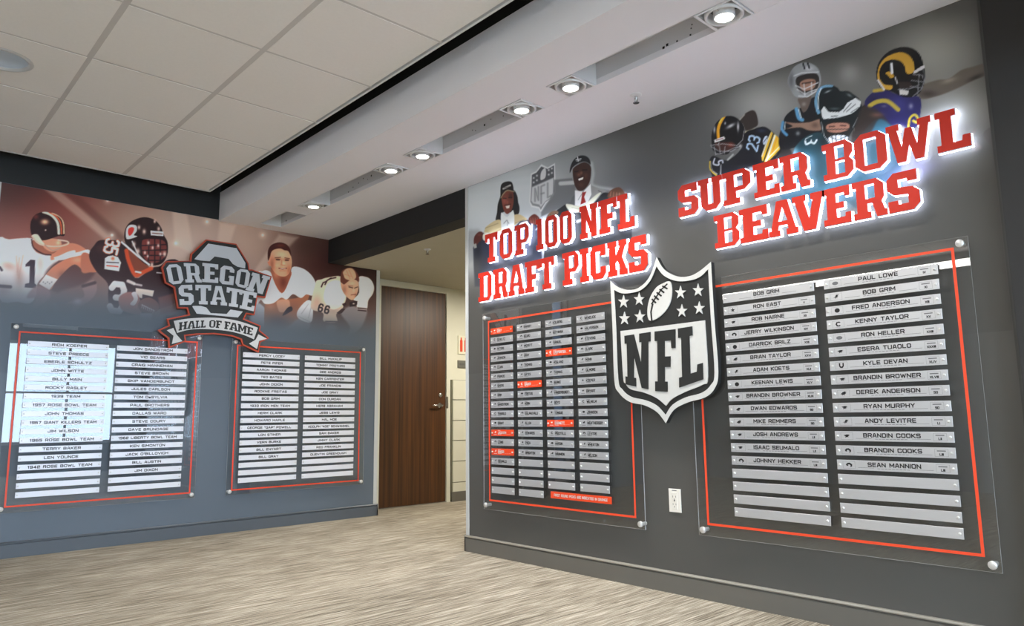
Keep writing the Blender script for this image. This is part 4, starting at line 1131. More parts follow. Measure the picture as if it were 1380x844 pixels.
bl(440, 360, 60, 60, (62, 30, 26), .95); bl(490, 380, 50, 50, (40, 20, 18), .95); bl(420, 330, 30, 20, (60, 40, 34), .7); bl(470, 430, 60, 40, (86, 62, 58), .6)
bl(100, 390, 60, 40, (110, 80, 78), .6); bl(500, 345, 40, 20, (22, 12, 12), .9)
c.z((0, 0), 1)
for p in ([(232, 285), (252, 288), (262, 345), (236, 330)], [(296, 300), (318, 304), (306, 340), (292, 335)], [(402, 320), (376, 316), (346, 360), (330, 385), (362, 360)], [(60, 255), (80, 258), (170, 330), (150, 330)]):
    c.poly(p, (206, 186, 168), 3, False, .42, False)
c.poly([(90, 262), (106, 264), (170, 320), (160, 330)], (70, 36, 32), 4, False, .4, False)
for x, y in ((145, 270), (151, 317), (237, 328), (279, 299), (354, 317)):
    c.blob(x, y, 1.6, (255, 248, 235), 1.0); c.blob(x, y, 5, (235, 215, 195), .35)
def tone(F_, y0, y1, m):   # fade everything to the wall colour towards the bottom of the print
    pass
# player in white, number 1
c.z((0, 270), .2013, 1)
c.poly([(-10, 275), (60, 262), (215, 255), (230, 310), (290, 355), (345, 362), (400, 390), (350, 440), (300, 500), (250, 560), (240, 640), (200, 690), (120, 680), (-10, 650)], (226, 216, 210), .8)
c.blob(60, 440, 50, (176, 128, 110), .6, 28, True, .3); c.blob(130, 520, 30, (180, 135, 120), .7, 80, True); c.blob(20, 600, 60, (150, 110, 105), .6, 40, True); c.blob(270, 420, 30, (190, 160, 150), .6, 60, True)
for a in ([(110, 375), (118, 500)], [(155, 370), (125, 520)], [(130, 385), (120, 480)]): c.line(a, 9, (186, 140, 122), 1, .6)
c.line([(0, 575), (70, 580)], 22, (66, 46, 50), .8); c.line([(0, 450), (12, 468)], 16, (60, 44, 48), .8)
c.poly([(300, 500), (350, 430), (420, 405), (600, 400), (640, 480), (560, 560), (430, 600), (380, 620), (330, 580)], (78, 50, 48), 3, True, .9)
c.poly([(355, 330), (440, 290), (520, 295), (592, 345), (570, 370), (400, 385), (340, 400)], (188, 118, 92), .8)
c.poly([(360, 385), (400, 370), (455, 345), (500, 335), (512, 350), (590, 330), (600, 368), (500, 382), (400, 402)], (232, 222, 212), .8)
c.poly([(215, 270), (240, 345), (320, 365), (375, 345), (400, 290), (300, 270)], (150, 88, 68), .8)
c.line([(212, 262), (225, 318), (290, 360), (340, 366)], 9, (52, 26, 28), .7, sm=True)
c.poly([(300, 260), (400, 265), (405, 320), (345, 345), (290, 310)], (198, 132, 104), .8); c.blob(390, 285, 14, (245, 190, 150), .8)
c.poly([(204, 200), (206, 145), (235, 98), (290, 78), (350, 84), (400, 108), (428, 148), (436, 200), (430, 238), (390, 240), (300, 268), (250, 256), (215, 235)], (36, 14, 14), .6)
hm = c.mask
c.blob(300, 145, 24, (255, 190, 150), .95, 17, True); c.blob(305, 200, 5, (255, 220, 200), .9, 5, True); c.blob(240, 110, 18, (130, 50, 46), .6, 18, True)
c.line([(290, 78), (345, 100), (385, 150), (394, 222)], 17, (232, 206, 180), .6, sm=True, clip=hm); c.line([(330, 80), (372, 105), (405, 150), (412, 224)], 11, (190, 84, 54), .6, sm=True, clip=hm)
c.line([(350, 84), (400, 110), (424, 150), (428, 222)], 10, (224, 176, 140), .6, sm=True, clip=hm)
c.poly([(215, 235), (250, 228), (275, 262), (300, 300), (270, 300), (235, 275)], (222, 190, 172), .6)
c.line([(215, 240), (255, 285), (320, 306), (400, 308), (455, 292), (448, 275), (390, 266)], 10, (206, 172, 150), .5, sm=True)
c.line([(300, 300), (350, 335), (400, 322)], 9, (170, 130, 110), .5, sm=True)
c.poly([(170, 430), (203, 398), (235, 400), (232, 556), (245, 568), (240, 590), (165, 584), (168, 560), (195, 554), (200, 442), (172, 444)], (48, 34, 42), .6, False)
c.poly([(290, 520), (350, 450), (430, 400), (500, 378), (592, 370), (650, 450), (640, 482), (560, 470), (500, 430), (430, 480), (370, 550), (335, 600), (270, 560)], (186, 112, 84), .8)
am = c.mask; c.blob(520, 400, 40, (216, 150, 118), .7, 20, True); c.blob(420, 500, 30, (110, 62, 50), .6, 30, True)
c.poly([(262, 560), (308, 498), (385, 530), (330, 600)], (234, 224, 216), .7, False)
for x in range(5): c.blob(290+x*14, 548+(x % 2)*10, 4, (70, 60, 66), .8)
c.poly([(250, 575), (325, 600), (335, 650), (290, 690), (240, 720), (212, 715), (235, 660), (180, 655), (200, 610)], (152, 108, 104), 2, True, .85)
c.poly([(552, 575), (630, 535), (648, 600), (610, 665), (520, 725), (500, 760), (450, 800), (490, 700), (430, 690), (560, 650)], (152, 112, 104), 1.5, True, .85)
c.line([(555, 575), (635, 552)], 22, (66, 44, 44), 1)
c.blob(520, 680, 26, (214, 204, 206), .7, 20)
c.line([(380, 690), (450, 685)], 9, (92, 76, 84), 1); c.line([(370, 700), (385, 770)], 14, (120, 112, 124), 3, .6)
# player 35
c.z((110, 280), .1895, 2)
c.poly([(0, 330), (60, 335), (115, 440), (60, 460), (0, 455)], (172, 100, 76), 1)
c.poly([(120, 235), (180, 230), (290, 240), (330, 300), (380, 500), (495, 430), (560, 415), (620, 370), (700, 400), (700, 640), (560, 720), (400, 760), (260, 775), (205, 740), (188, 640), (185, 540), (110, 460), (62, 380), (55, 320), (88, 270)], (44, 24, 26), .8)
jm = c.mask; c.blob(150, 290, 50, (70, 42, 42), .6, 30, True); c.blob(620, 480, 70, (66, 36, 34), .5, 60, True)
c.poly([(330, 300), (400, 340), (445, 395), (480, 425), (420, 460), (385, 470), (350, 390)], (118, 58, 40), .8)
c.line([(318, 305), (335, 380), (380, 478), (430, 462), (495, 432)], 28, (186, 70, 36), .8, sm=True)
c.line([(385, 455), (420, 462)], 12, (236, 220, 210), .6)
c.poly([(305, 230), (308, 160), (340, 108), (400, 76), (460, 68), (520, 88), (562, 135), (585, 195), (612, 250), (608, 340), (565, 400), (485, 412), (430, 385), (335, 285)], (34, 15, 16), .6)
hm = c.mask
c.poly([(430, 235), (500, 222), (590, 240), (600, 330), (540, 390), (460, 380), (430, 310)], (104, 44, 40), .9, clip=hm)
for a in ([(430, 270), (600, 262)], [(432, 305), (602, 300)], [(445, 340), (598, 340)], [(470, 375), (580, 375)], [(480, 230), (475, 395)], [(520, 225), (520, 400)], [(560, 230), (560, 395)], [(425, 240), (420, 330), (470, 400)]): c.line(a, 9, (34, 16, 18), .5, .9)
for x, y, r in ((445, 170, 12), (408, 140, 10), (548, 150, 10), (475, 250, 9), (505, 285, 8), (450, 320, 8), (590, 330, 12), (500, 405, 10), (545, 270, 8), (400, 310, 14), (372, 260, 12), (520, 98, 8), (470, 345, 7), (560, 330, 8)): c.blob(x, y, r, (240, 206, 190), .85, r*1.5)
c.poly([(315, 205), (318, 150), (345, 122), (388, 128), (392, 165), (372, 195), (395, 205), (330, 225)], (226, 206, 196), .6)
c.poly([(330, 180), (334, 150), (358, 138), (374, 150), (360, 185), (340, 200)], (190, 50, 44), .6)
c.poly([(490, 163), (582, 170), (582, 203), (492, 196)], (224, 208, 196), .5, False); c.line([(505, 182), (572, 187)], 9, (120, 90, 88), .5)
c.line([(285, 245), (340, 292), (400, 345), (480, 405)], 13, (226, 216, 212), .6); c.line([(360, 240), (400, 330), (450, 385)], 9, (200, 190, 186), .6)
c.digits('35', 214, 276, 40, 90, 103, 15, (238, 220, 206), .35, (196, 84, 54), 23)
c.poly([(166, 360), (188, 345), (220, 340), (258, 352), (280, 390), (265, 452), (162, 436)], (230, 220, 210), .6, False)
c.line([(180, 412), (258, 420)], 9, (180, 60, 50), .5); c.blob(222, 362, 14, (190, 80, 50), .9); c.line([(178, 388), (262, 392)], 8, (60, 50, 60), .5)
c.line([(330, 522), (372, 540)], 22, (230, 216, 208), .8, .85); c.line([(375, 543), (425, 553)], 14, (225, 210, 202), .8, .8)
c.line([(535, 462), (580, 466)], 6, (235, 225, 220), .6); 
c.digits('3', 252, 640, 88, 190, 6, 44, (230, 222, 216))
c.poly([(385, 572), (515, 590), (505, 632), (432, 616), (430, 645), (384, 630)], (236, 214, 196), .7, False)
c.poly([(265, 640), (330, 600), (400, 620), (420, 690), (420, 760), (340, 750), (280, 720)], (164, 96, 84), 1.2)
c.poly([(355, 610), (385, 600), (400, 650), (375, 695), (345, 685), (370, 650)], (234, 222, 216), .6)
c.poly([(400, 690), (425, 655), (480, 640), (530, 665), (552, 705), (530, 740), (470, 750), (415, 730)], (112, 62, 52), .7)
c.line([(428, 690), (520, 735)], 5, (235, 220, 210), .4)
for k in range(7): c.line([(432+k*13, 690+k*6), (428+k*13, 712+k*6)], 4, (236, 224, 214), .4)
c.poly([(545, 640), (690, 600), (700, 740), (560, 760)], (120, 66, 56), 2, True, .8)
c.poly([(418, 750), (500, 755), (500, 830), (420, 830)], (206, 200, 204), 1.5, False, .8)
# player with short hair, white jersey
c.z((340, 315), .1894, 3)
c.poly([(-10, 480), (80, 520), (100, 600), (88, 700), (30, 690), (-10, 640)], (176, 176, 182), 1.2)
c.poly([(92, 500), (150, 490), (200, 455), (260, 465), (330, 455), (405, 430), (380, 500), (325, 570), (335, 610), (260, 680), (120, 745), (88, 700)], (156, 96, 70), .8)
tm = c.mask; c.blob(180, 650, 90, (60, 40, 40), .95, 70, True); c.blob(300, 520, 40, (140, 78, 58), .6, 40, True); c.blob(130, 520, 30, (186, 124, 96), .6, 24, True)
c.poly([(176, 480), (250, 468), (268, 500), (262, 545), (205, 560), (185, 540)], (206, 150, 120), 1, True, .8)
c.poly([(330, 605), (410, 628), (390, 690), (280, 715), (200, 735), (120, 745), (190, 700), (260, 660)], (140, 130, 130), 2, True, .9)
c.poly([(385, 478), (425, 488), (432, 560), (415, 632), (330, 605), (322, 550)], (230, 224, 222), .7)
for a in ([(400, 500), (350, 570)], [(425, 500), (400, 600)], [(330, 590), (415, 630)]): c.line(a, 4, (150, 140, 140), .7, .7)
c.poly([(215, 578), (250, 528), (280, 520), (286, 545), (262, 562), (225, 582)], (38, 28, 32), .7)
c.poly([(38, 290), (70, 268), (105, 262), (140, 290), (210, 422), (268, 310), (285, 240), (345, 243), (400, 275), (440, 325), (456, 385), (430, 440), (385, 432), (345, 458), (290, 430), (245, 468), (205, 455), (150, 495), (90, 500), (60, 470), (30, 500)], (242, 234, 228), .7)
wm = c.mask; c.blob(120, 440, 40, (206, 180, 170), .5, 30, True); c.blob(330, 430, 30, (220, 200, 180), .6, 16, True); c.blob(430, 400, 20, (196, 180, 172), .5, 30, True)
c.line([(270, 310), (258, 400), (215, 455)], 5, (190, 160, 150), .8, .7)
c.poly([(140, 235), (150, 330), (210, 425), (262, 335), (272, 262)], (148, 80, 58), .8); c.blob(170, 290, 24, (196, 124, 92), .7, 30, True); c.blob(220, 350, 26, (96, 46, 36), .8, 40, True)
c.poly([(118, 200), (118, 150), (140, 118), (190, 104), (245, 115), (272, 150), (282, 205), (270, 265), (242, 302), (195, 302), (158, 275), (135, 235)], (218, 152, 116), .6)
fm = c.mask
c.blob(140, 220, 22, (150, 84, 62), .8, 60, True); c.blob(262, 260, 18, (160, 92, 68), .7, 40, True); c.blob(210, 150, 40, (240, 184, 148), .7, 24, True); c.blob(225, 215, 9, (244, 190, 152), .7, 18, True); c.blob(178, 225, 18, (236, 170, 130), .6, 12, True)
c.blob(182, 182, 22, (120, 66, 48), .7, 9, True); c.blob(246, 186, 20, (120, 66, 48), .7, 9, True); c.line([(172, 185), (194, 186)], 7, (40, 20, 18), .6); c.line([(236, 189), (256, 190)], 7, (40, 20, 18), .6); c.line([(162, 172), (200, 168)], 5, (84, 42, 32), .6); c.line([(232, 172), (264, 178)], 5, (84, 42, 32), .6)
c.line([(210, 190), (206, 222), (232, 226)], 4, (150, 88, 64), .7, .8); c.line([(190, 246), (215, 252), (244, 246)], 7, (120, 50, 42), .6); c.line([(200, 249), (235, 249)], 3, (235, 215, 200), .4)
c.line([(195, 264), (235, 264)], 4, (170, 96, 76), .8, .7)
c.poly([(112, 190), (112, 120), (140, 78), (195, 62), (245, 78), (270, 115), (275, 158), (256, 125), (228, 118), (200, 106), (160, 112), (136, 130), (126, 165)], (58, 24, 20), .7)
c.blob(200, 85, 30, (120, 52, 40), .5, 12, True)
c.poly([(108, 200), (122, 198), (130, 235), (116, 222)], (190, 116, 86), .6)
# crouching player with pads
c.z((410, 345), .1541, 4)
c.poly([(95, 250), (110, 215), (150, 205), (200, 190), (320, 180), (335, 270), (370, 350), (330, 470), (280, 510), (285, 580), (170, 572), (165, 500), (70, 470), (60, 400)], (222, 192, 166), .8)
c.blob(110, 400, 40, (196, 150, 126), .7, 60, True); c.blob(250, 480, 60, (180, 150, 136), .6, 30, True)
c.poly([(180, 300), (205, 245), (260, 215), (315, 225), (330, 290), (360, 350), (330, 430), (260, 470), (200, 440), (170, 370)], (236, 216, 198), .8)
c.poly([(475, 190), (540, 184), (585, 212), (610, 270), (600, 330), (560, 390), (545, 465), (465, 460), (460, 400), (430, 380), (480, 320)], (238, 222, 206), .8)
c.blob(590, 320, 20, (200, 180, 168), .6, 60, True)
c.poly([(320, 500), (400, 440), (470, 450), (540, 470), (545, 520), (500, 620), (420, 690), (380, 700), (400, 620)], (150, 140, 140), 2, True, .8)
c.poly([(465, 450), (545, 458), (542, 488), (468, 480)], (52, 30, 32), .7, False); c.line([(466, 465), (545, 472)], 5, (210, 190, 180), .5)
c.line([(188, 574), (284, 576)], 12, (70, 48, 48), .7); c.line([(190, 602), (284, 602)], 12, (84, 62, 60), .8, .8)
c.poly([(195, 615), (280, 615), (270, 700), (235, 760), (205, 740)], (128, 122, 122), 3, True, .7)
for a in ([(150, 270), (165, 235), (190, 225)], [(182, 250), (200, 215), (235, 195)], [(225, 200), (275, 190)]): c.line(a, 11, (40, 22, 22), .6)
c.digits('66', 172, 462, 32, 62, 16, 14, (38, 26, 30), .8)
c.poly([(284, 498), (330, 460), (362, 462), (330, 500), (300, 510)], (48, 28, 30), .6, False); c.poly([(330, 420), (362, 408), (370, 425), (345, 445)], (48, 28, 30), .6, False)
c.poly([(396, 408), (440, 395), (466, 395), (462, 425), (440, 440), (398, 446)], (40, 26, 28), .6, False); c.blob(432, 418, 9, (225, 205, 190), .9, 6)
c.poly([(318, 235), (345, 245), (380, 215), (430, 205), (470, 225), (474, 285), (460, 335), (438, 375), (412, 386), (370, 356), (332, 300)], (206, 152, 122), .6)
fm = c.mask; c.blob(350, 300, 24, (150, 96, 76), .7, 50, True); c.blob(420, 240, 26, (232, 184, 152), .6, 16, True); c.blob(432, 300, 10, (228, 176, 146), .6, 18, True); c.blob(455, 350, 16, (110, 64, 52), .6, 22, True)
c.line([(392, 272), (424, 280)], 8, (62, 36, 30), .6); c.line([(440, 282), (466, 272)], 7, (62, 36, 30), .6); c.line([(410, 342), (450, 336)], 6, (120, 58, 48), .6); c.line([(385, 262), (425, 264)], 4, (110, 66, 52), .6)
c.poly([(316, 222), (322, 150), (345, 118), (400, 106), (445, 125), (478, 185), (476, 228), (445, 205), (400, 212), (352, 248), (335, 240)], (96, 50, 40), .7)
c.poly([(340, 140), (375, 110), (420, 112), (448, 150), (450, 195), (410, 215), (360, 200), (345, 170)], (226, 164, 128), 1, True, .95)
for a in ([(370, 130), (400, 200)], [(390, 122), (425, 195)], [(355, 160), (410, 180)]): c.line(a, 4, (170, 108, 82), .7, .7)
# fade of the print into the plain wall colour
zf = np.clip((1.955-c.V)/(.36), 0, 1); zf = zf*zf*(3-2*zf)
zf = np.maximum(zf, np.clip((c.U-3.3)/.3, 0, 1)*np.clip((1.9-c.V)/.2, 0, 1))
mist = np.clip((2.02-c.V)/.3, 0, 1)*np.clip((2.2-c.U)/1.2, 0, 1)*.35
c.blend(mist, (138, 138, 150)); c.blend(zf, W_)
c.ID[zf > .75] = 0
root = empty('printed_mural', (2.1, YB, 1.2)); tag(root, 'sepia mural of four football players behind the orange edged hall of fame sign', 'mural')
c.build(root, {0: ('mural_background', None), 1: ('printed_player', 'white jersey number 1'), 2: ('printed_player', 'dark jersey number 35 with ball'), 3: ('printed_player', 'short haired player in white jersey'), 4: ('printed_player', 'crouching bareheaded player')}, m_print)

# ------------------------------------------------ right mural
c = Canvas(FA, -(YC-.027), -(YE), 1.16, ZC-.002, .0042, .0040, PN)
c.gain = 1.3
W_ = wall_tone(WALLC, c.gain)
c.C[:] = W_
c.z((0, 0), 1)
bl(640, 290, 100, 80, (214, 220, 222), .95); bl(720, 255, 90, 55, (198, 204, 206), .9); bl(790, 225, 60, 36, (150, 154, 156), .7); bl(700, 320, 60, 40, (190, 196, 200), .7)  # pale backdrop of the print, brightened where the spotlights do not reach
bl(880, 250, 90, 60, (78, 80, 84), .7); bl(960, 180, 60, 50, (88, 90, 92), .7); bl(1035, 140, 60, 40, (184, 184, 182), .8); bl(1020, 210, 30, 40, (160, 160, 160), .6)
bl(1145, 100, 14, 14, (190, 190, 186), .7); bl(1160, 120, 50, 40, (112, 112, 110), .7); bl(1260, 70, 70, 50, (158, 158, 152), .85); bl(1290, 150, 60, 40, (172, 172, 166), .8); bl(1300, 215, 60, 34, (104, 104, 100), .8)
bl(1090, 130, 50, 40, (120, 120, 118), .6)
c.z((630, 230), .1422)
for y in (60, 130, 210): c.line([(0, y+40), (600, y-60)], 14, (205, 208, 208), 4, .25)
# shield on the backdrop
c.id = 0
c.z((630, 230), .1422)
sh = [(600, 30), (650, 5), (700, -60), (760, -30), (828, -70), (836, 200), (800, 275), (745, 310), (695, 395), (675, 360), (605, 345), (584, 300)]
c.poly(sh, (204, 206, 206), .9, False); c.poly([(610, 45), (655, 18), (700, -40), (760, -14), (820, -50), (824, 195), (792, 262), (738, 300), (695, 372), (680, 345), (615, 330), (596, 296)], (128, 131, 133), .8, False)
c.poly([(612, 40), (655, 20), (700, -36), (760, -14), (818, -46), (820, 62), (612, 152)], (74, 76, 80), .8, False)
c.poly([(614, 160), (812, 72), (812, 210), (780, 262), (740, 290), (695, 345), (680, 322), (622, 310), (606, 285)], (186, 188, 189), .8, False)
c.poly([(690, 70), (700, 10), (735, -25), (745, 20), (735, 70), (700, 90)], (196, 198, 198), .8)
for x, y in ((628, 70), (658, 48), (628, 112), (658, 92), (770, -5), (800, -20), (770, 38), (800, 22)): c.blob(x, y, 9, (214, 216, 216), .9)
for a in ([(640, 290), (640, 170), (672, 280), (672, 155)], [(698, 310), (698, 150), (730, 135)], [(698, 220), (724, 212)], [(760, 120), (760, 255), (790, 238)]): c.line(a, 13, (112, 114, 117), 1.1, .85)
c.z((720, 200), .154)
c.poly([(175, 275), (330, 260), (360, 320), (360, 470), (280, 500), (60, 600), (60, 560), (165, 400)], (96, 98, 100), 1.5, False, .85)
c.line([(230, 308), (345, 300)], 34, (172, 175, 175), .9)
# first draft pick
c.z((630, 230), .1422, 1)
c.poly([(-5, 600), (60, 560), (120, 590), (60, 844), (-5, 844)], (120, 124, 126), 4, True, .5, False)
c.poly([(268, 472), (280, 400), (288, 320), (310, 250), (330, 190), (430, 180), (470, 235), (480, 300), (492, 345), (488, 400), (455, 432), (430, 400), (335, 395), (325, 470)], (26, 26, 29), .7)
c.poly([(70, 1100), (55, 735), (95, 660), (150, 590), (240, 585), (330, 602), (440, 545), (500, 478), (600, 465), (690, 520), (720, 1100)], (36, 42, 60), 1.6, False)
c.blob(330, 640, 70, (46, 58, 92), .6, 30, True); c.blob(540, 590, 40, (72, 88, 128), .7, 34, True); c.blob(80, 900, 70, (70, 70, 70), .9, 160, True); c.blob(400, 900, 300, (62, 62, 66), .8, 100, True); c.blob(100, 760, 40, (24, 28, 40), .7, 80, True)
c.poly([(162, 565), (182, 528), (270, 470), (320, 478), (322, 575), (250, 592), (165, 585)], (188, 172, 130), .7); c.line([(170, 545), (290, 500)], 5, (120, 104, 74), .7, .7); c.line([(240, 590), (310, 560)], 6, (120, 104, 74), .7, .7)
c.poly([(436, 430), (490, 415), (560, 455), (555, 470), (500, 478), (440, 520)], (188, 170, 128), .7); c.line([(450, 500), (540, 462)], 5, (120, 104, 74), .7, .7)
c.poly([(318, 400), (375, 440), (434, 375), (442, 520), (400, 560), (330, 585)], (212, 216, 212), .7); c.line([(345, 500), (372, 470), (392, 500)], 6, (130, 134, 134), .6); c.line([(380, 470), (378, 520)], 5, (150, 154, 152), .6)
c.line([(160, 590), (250, 600), (330, 610), (400, 580), (440, 548)], 12, (206, 200, 178), .7, sm=True)
c.poly([(322, 250), (350, 195), (425, 192), (438, 285), (420, 370), (378, 412), (345, 380), (330, 320)], (112, 58, 46), .7)
fm = c.mask; c.blob(350, 290, 22, (160, 84, 70), .8, 30, True); c.blob(410, 240, 20, (60, 30, 26), .8, 30, True); c.blob(378, 300, 10, (150, 84, 66), .8, 16, True); c.line([(340, 262), (366, 264)], 7, (26, 16, 16), .6); c.line([(392, 256), (420, 256)], 7, (26, 16, 16), .6)
c.poly([(360, 338), (400, 328), (396, 356), (372, 360)], (226, 214, 206), .5); c.line([(352, 328), (410, 318)], 6, (50, 22, 20), .6); c.blob(375, 395, 20, (70, 34, 28), .8, 12, True)
c.poly([(312, 205), (318, 140), (345, 112), (395, 102), (425, 120), (434, 190), (380, 178), (335, 215), (318, 262)], (24, 24, 26), .6); c.line([(316, 258), (345, 215), (380, 188), (442, 200)], 9, (150, 142, 112), .6, sm=True)
c.line([(340, 172), (405, 140)], 16, (206, 206, 202), .7, .9); c.line([(345, 165), (400, 150)], 4, (60, 60, 62), .4)
c.poly([(66, 625), (108, 580), (146, 590), (138, 650), (110, 680), (80, 710), (60, 690)], (86, 42, 38), .8); c.blob(110, 610, 16, (120, 66, 56), .7, 10, True); c.poly([(58, 700), (82, 690), (88, 730), (64, 738)], (150, 150, 146), .7)
c.poly([(585, 445), (635, 412), (682, 450), (685, 500), (640, 512), (600, 500), (582, 478)], (96, 46, 40), .8)
for k in range(4): c.line([(598+k*22, 450), (606+k*20, 500)], 7, (150, 92, 76), .7, .7)
c.poly([(490, 505), (560, 478), (578, 500), (570, 545), (498, 560)], (206, 202, 190), .7); c.line([(510, 520), (550, 508)], 7, (60, 66, 90), .6); c.line([(535, 515), (540, 545)], 7, (60, 66, 90), .6)
c.line([(612, 510), (590, 700)], 14, (206, 208, 208), .9); c.line([(650, 560), (690, 520)], 8, (190, 196, 206), .9)
c.poly([(148, 605), (185, 590), (204, 610), (200, 650), (168, 665), (146, 650)], (214, 208, 192), .7); c.blob(178, 628, 9, (54, 60, 84), .9)
# second draft pick
c.z((720, 200), .154, 2)
c.line([(500, 130), (515, 220), (505, 310), (560, 340), (680, 360), (790, 400), (840, 480)], 16, (214, 218, 220), 2.5, .55, sm=True)
c.poly([(100, 690), (125, 630), (200, 540), (275, 488), (330, 545), (390, 562), (470, 530), (560, 440), (600, 385), (700, 395), (800, 440), (826, 480), (850, 600), (860, 1000), (80, 1000)], (34, 36, 38), .7, False)
c.poly([(318, 470), (330, 430), (358, 400), (372, 500), (330, 500), (280, 485)], (92, 93, 94), .7, False)
c.poly([(498, 325), (545, 342), (640, 375), (600, 390), (560, 425), (510, 475), (490, 400)], (132, 132, 130), .7, False); c.line([(560, 370), (590, 385)], 5, (60, 60, 60), .6)
c.poly([(356, 368), (430, 378), (494, 310), (500, 405), (470, 470), (400, 510), (356, 500)], (220, 222, 222), .7, False); c.line([(430, 378), (385, 450)], 4, (120, 122, 124), .6)
c.poly([(420, 385), (455, 380), (436, 425), (452, 472), (405, 492), (415, 430)], (142, 38, 34), .6, False)
c.poly([(275, 490), (300, 540), (350, 560), (410, 556), (480, 515), (540, 450), (585, 388), (550, 400), (500, 440), (440, 488), (380, 505), (320, 490)], (198, 198, 178), .7)
c.line([(330, 520), (390, 530)], 4, (140, 140, 124), .6)
c.poly([(336, 215), (350, 165), (440, 120), (492, 155), (497, 215), (482, 300), (435, 362), (385, 370), (352, 315)], (54, 34, 29), .6)
c.blob(390, 230, 18, (112, 72, 56), .8, 16, True); c.blob(450, 240, 18, (84, 54, 44), .7, 26, True); c.blob(410, 320, 28, (84, 54, 44), .6, 20, True); c.blob(412, 215, 12, (130, 88, 68), .7, 14, True)
c.line([(352, 205), (382, 200)], 8, (14, 10, 10), .6); c.line([(422, 190), (460, 188)], 8, (14, 10, 10), .6); c.poly([(384, 268), (430, 250), (426, 272), (392, 284)], (226, 222, 214), .4, False); c.line([(380, 262), (436, 244)], 4, (28, 14, 14), .5)
c.poly([(312, 215), (315, 168), (340, 108), (388, 68), (440, 64), (480, 90), (492, 145), (440, 122), (380, 138), (335, 172)], (26, 27, 30), .6); c.line([(335, 172), (380, 136), (440, 118), (490, 142)], 5, (150, 152, 154), .5, .8, sm=True)
c.line([(378, 75), (385, 112)], 8, (214, 216, 218), .5); c.line([(365, 100), (410, 92)], 7, (214, 216, 218), .5); c.line([(368, 112), (404, 106)], 4, (214, 216, 218), .5)
c.poly([(96, 690), (104, 610), (140, 560), (190, 545), (212, 560), (190, 590), (150, 600), (135, 640)], (112, 84, 64), .8)
for k in range(4): c.line([(120+k*22, 590-k*8), (135+k*20, 625-k*12)], 6, (60, 42, 34), .7, .8)
c.poly([(640, 425), (668, 368), (735, 340), (775, 365), (805, 420), (800, 455), (740, 450), (690, 440)], (84, 56, 42), .8)
for k in range(4): c.line([(672+k*24, 380+k*4), (664+k*28, 415+k*4)], 7, (150, 106, 84), .7, .7)
c.poly([(770, 440), (820, 440), (828, 490), (790, 490)], (140, 140, 138), .9)
c.line([(380, 640), (500, 590)], 26, (200, 200, 190), 1.2, .75)
# player 23
c.z((940, 130), .154, 3)
c.poly([(372, 205), (415, 152), (480, 120), (515, 150), (530, 238), (500, 272), (430, 305), (400, 245)], (52, 44, 42), .8); c.line([(370, 205), (410, 160)], 8, (180, 176, 168), .9); c.line([(415, 315), (500, 285)], 14, (196, 190, 160), .9)
c.poly([(412, 325), (500, 282), (580, 265), (640, 298), (720, 378), (748, 430), (710, 520), (640, 580), (560, 640), (470, 720), (180, 740), (112, 650), (104, 570), (140, 520), (260, 560), (380, 460)], (22, 23, 29), .7)
c.blob(560, 300, 40, (52, 58, 84), .7, 20, True)
c.poly([(560, 520), (600, 400), (645, 308), (700, 352), (738, 400), (740, 440), (690, 510), (640, 550), (590, 576), (565, 560)], (222, 176, 48), .7, False)
sm_ = c.mask
c.line([(640, 300), (560, 520)], 18, (210, 208, 200), .6, clip=sm_); c.line([(668, 318), (580, 565)], 12, (26, 26, 30), .6, clip=sm_); c.line([(682, 330), (600, 575)], 14, (224, 222, 214), .6, clip=sm_); c.line([(700, 345), (640, 540)], 6, (206, 120, 40), .7, .8, clip=sm_)
c.line([(735, 420), (600, 560)], 8, (230, 226, 212), .6, clip=sm_); c.line([(748, 440), (620, 575)], 8, (30, 30, 32), .6)
c.poly([(722, 380), (790, 430), (830, 520), (760, 570), (660, 590), (720, 500)], (40, 36, 36), 1, True, .9)
c.poly([(126, 440), (124, 330), (158, 240), (215, 188), (285, 170), (350, 192), (398, 248), (414, 320), (402, 400), (372, 450), (300, 470), (262, 505), (190, 505), (140, 475)], (18, 18, 22), .6)
hm = c.mask
c.line([(232, 175), (195, 240), (180, 300), (184, 372)], 26, (226, 158, 34), .6, sm=True, clip=hm); c.line([(222, 182), (192, 230)], 10, (222, 206, 90), .7, clip=hm)
c.blob(290, 258, 40, (214, 214, 220), .9, 14, True, -.5); c.blob(355, 265, 9, (230, 230, 234), .9, 40, True); c.blob(148, 290, 10, (200, 206, 214), .8, 34, True); c.blob(242, 235, 8, (220, 220, 224), .8, 12, True)
c.poly([(150, 410), (230, 400), (310, 400), (330, 440), (270, 480), (180, 470)], (62, 34, 30), .8); c.blob(290, 425, 22, (150, 60, 40), .9, 14)
c.poly([(145, 382), (232, 350), (242, 372), (152, 405)], (216, 216, 218), .5, False); c.line([(165, 384), (225, 366)], 6, (120, 60, 60), .5)
for a in ([(115, 428), (220, 415), (345, 430)], [(120, 440), (190, 480), (300, 480), (380, 430)], [(145, 440), (160, 510)], [(190, 430), (200, 500)], [(240, 440), (235, 500)], [(345, 430), (395, 380), (408, 300)], [(190, 400), (180, 430)], [(160, 505), (205, 500), (350, 440)]): c.line(a, 7, (150, 150, 154), .5, .9)
c.blob(375, 435, 16, (196, 196, 198), .8, 20)
c.line([(150, 545), (140, 590), (185, 600), (185, 570), (215, 560), (222, 580)], 12, (196, 200, 210), .6, sm=True)
c.line([(108, 570), (112, 640), (165, 690)], 9, (222, 186, 60), .6, sm=True); c.line([(118, 570), (126, 640), (172, 680)], 4, (200, 200, 196), .5, sm=True)
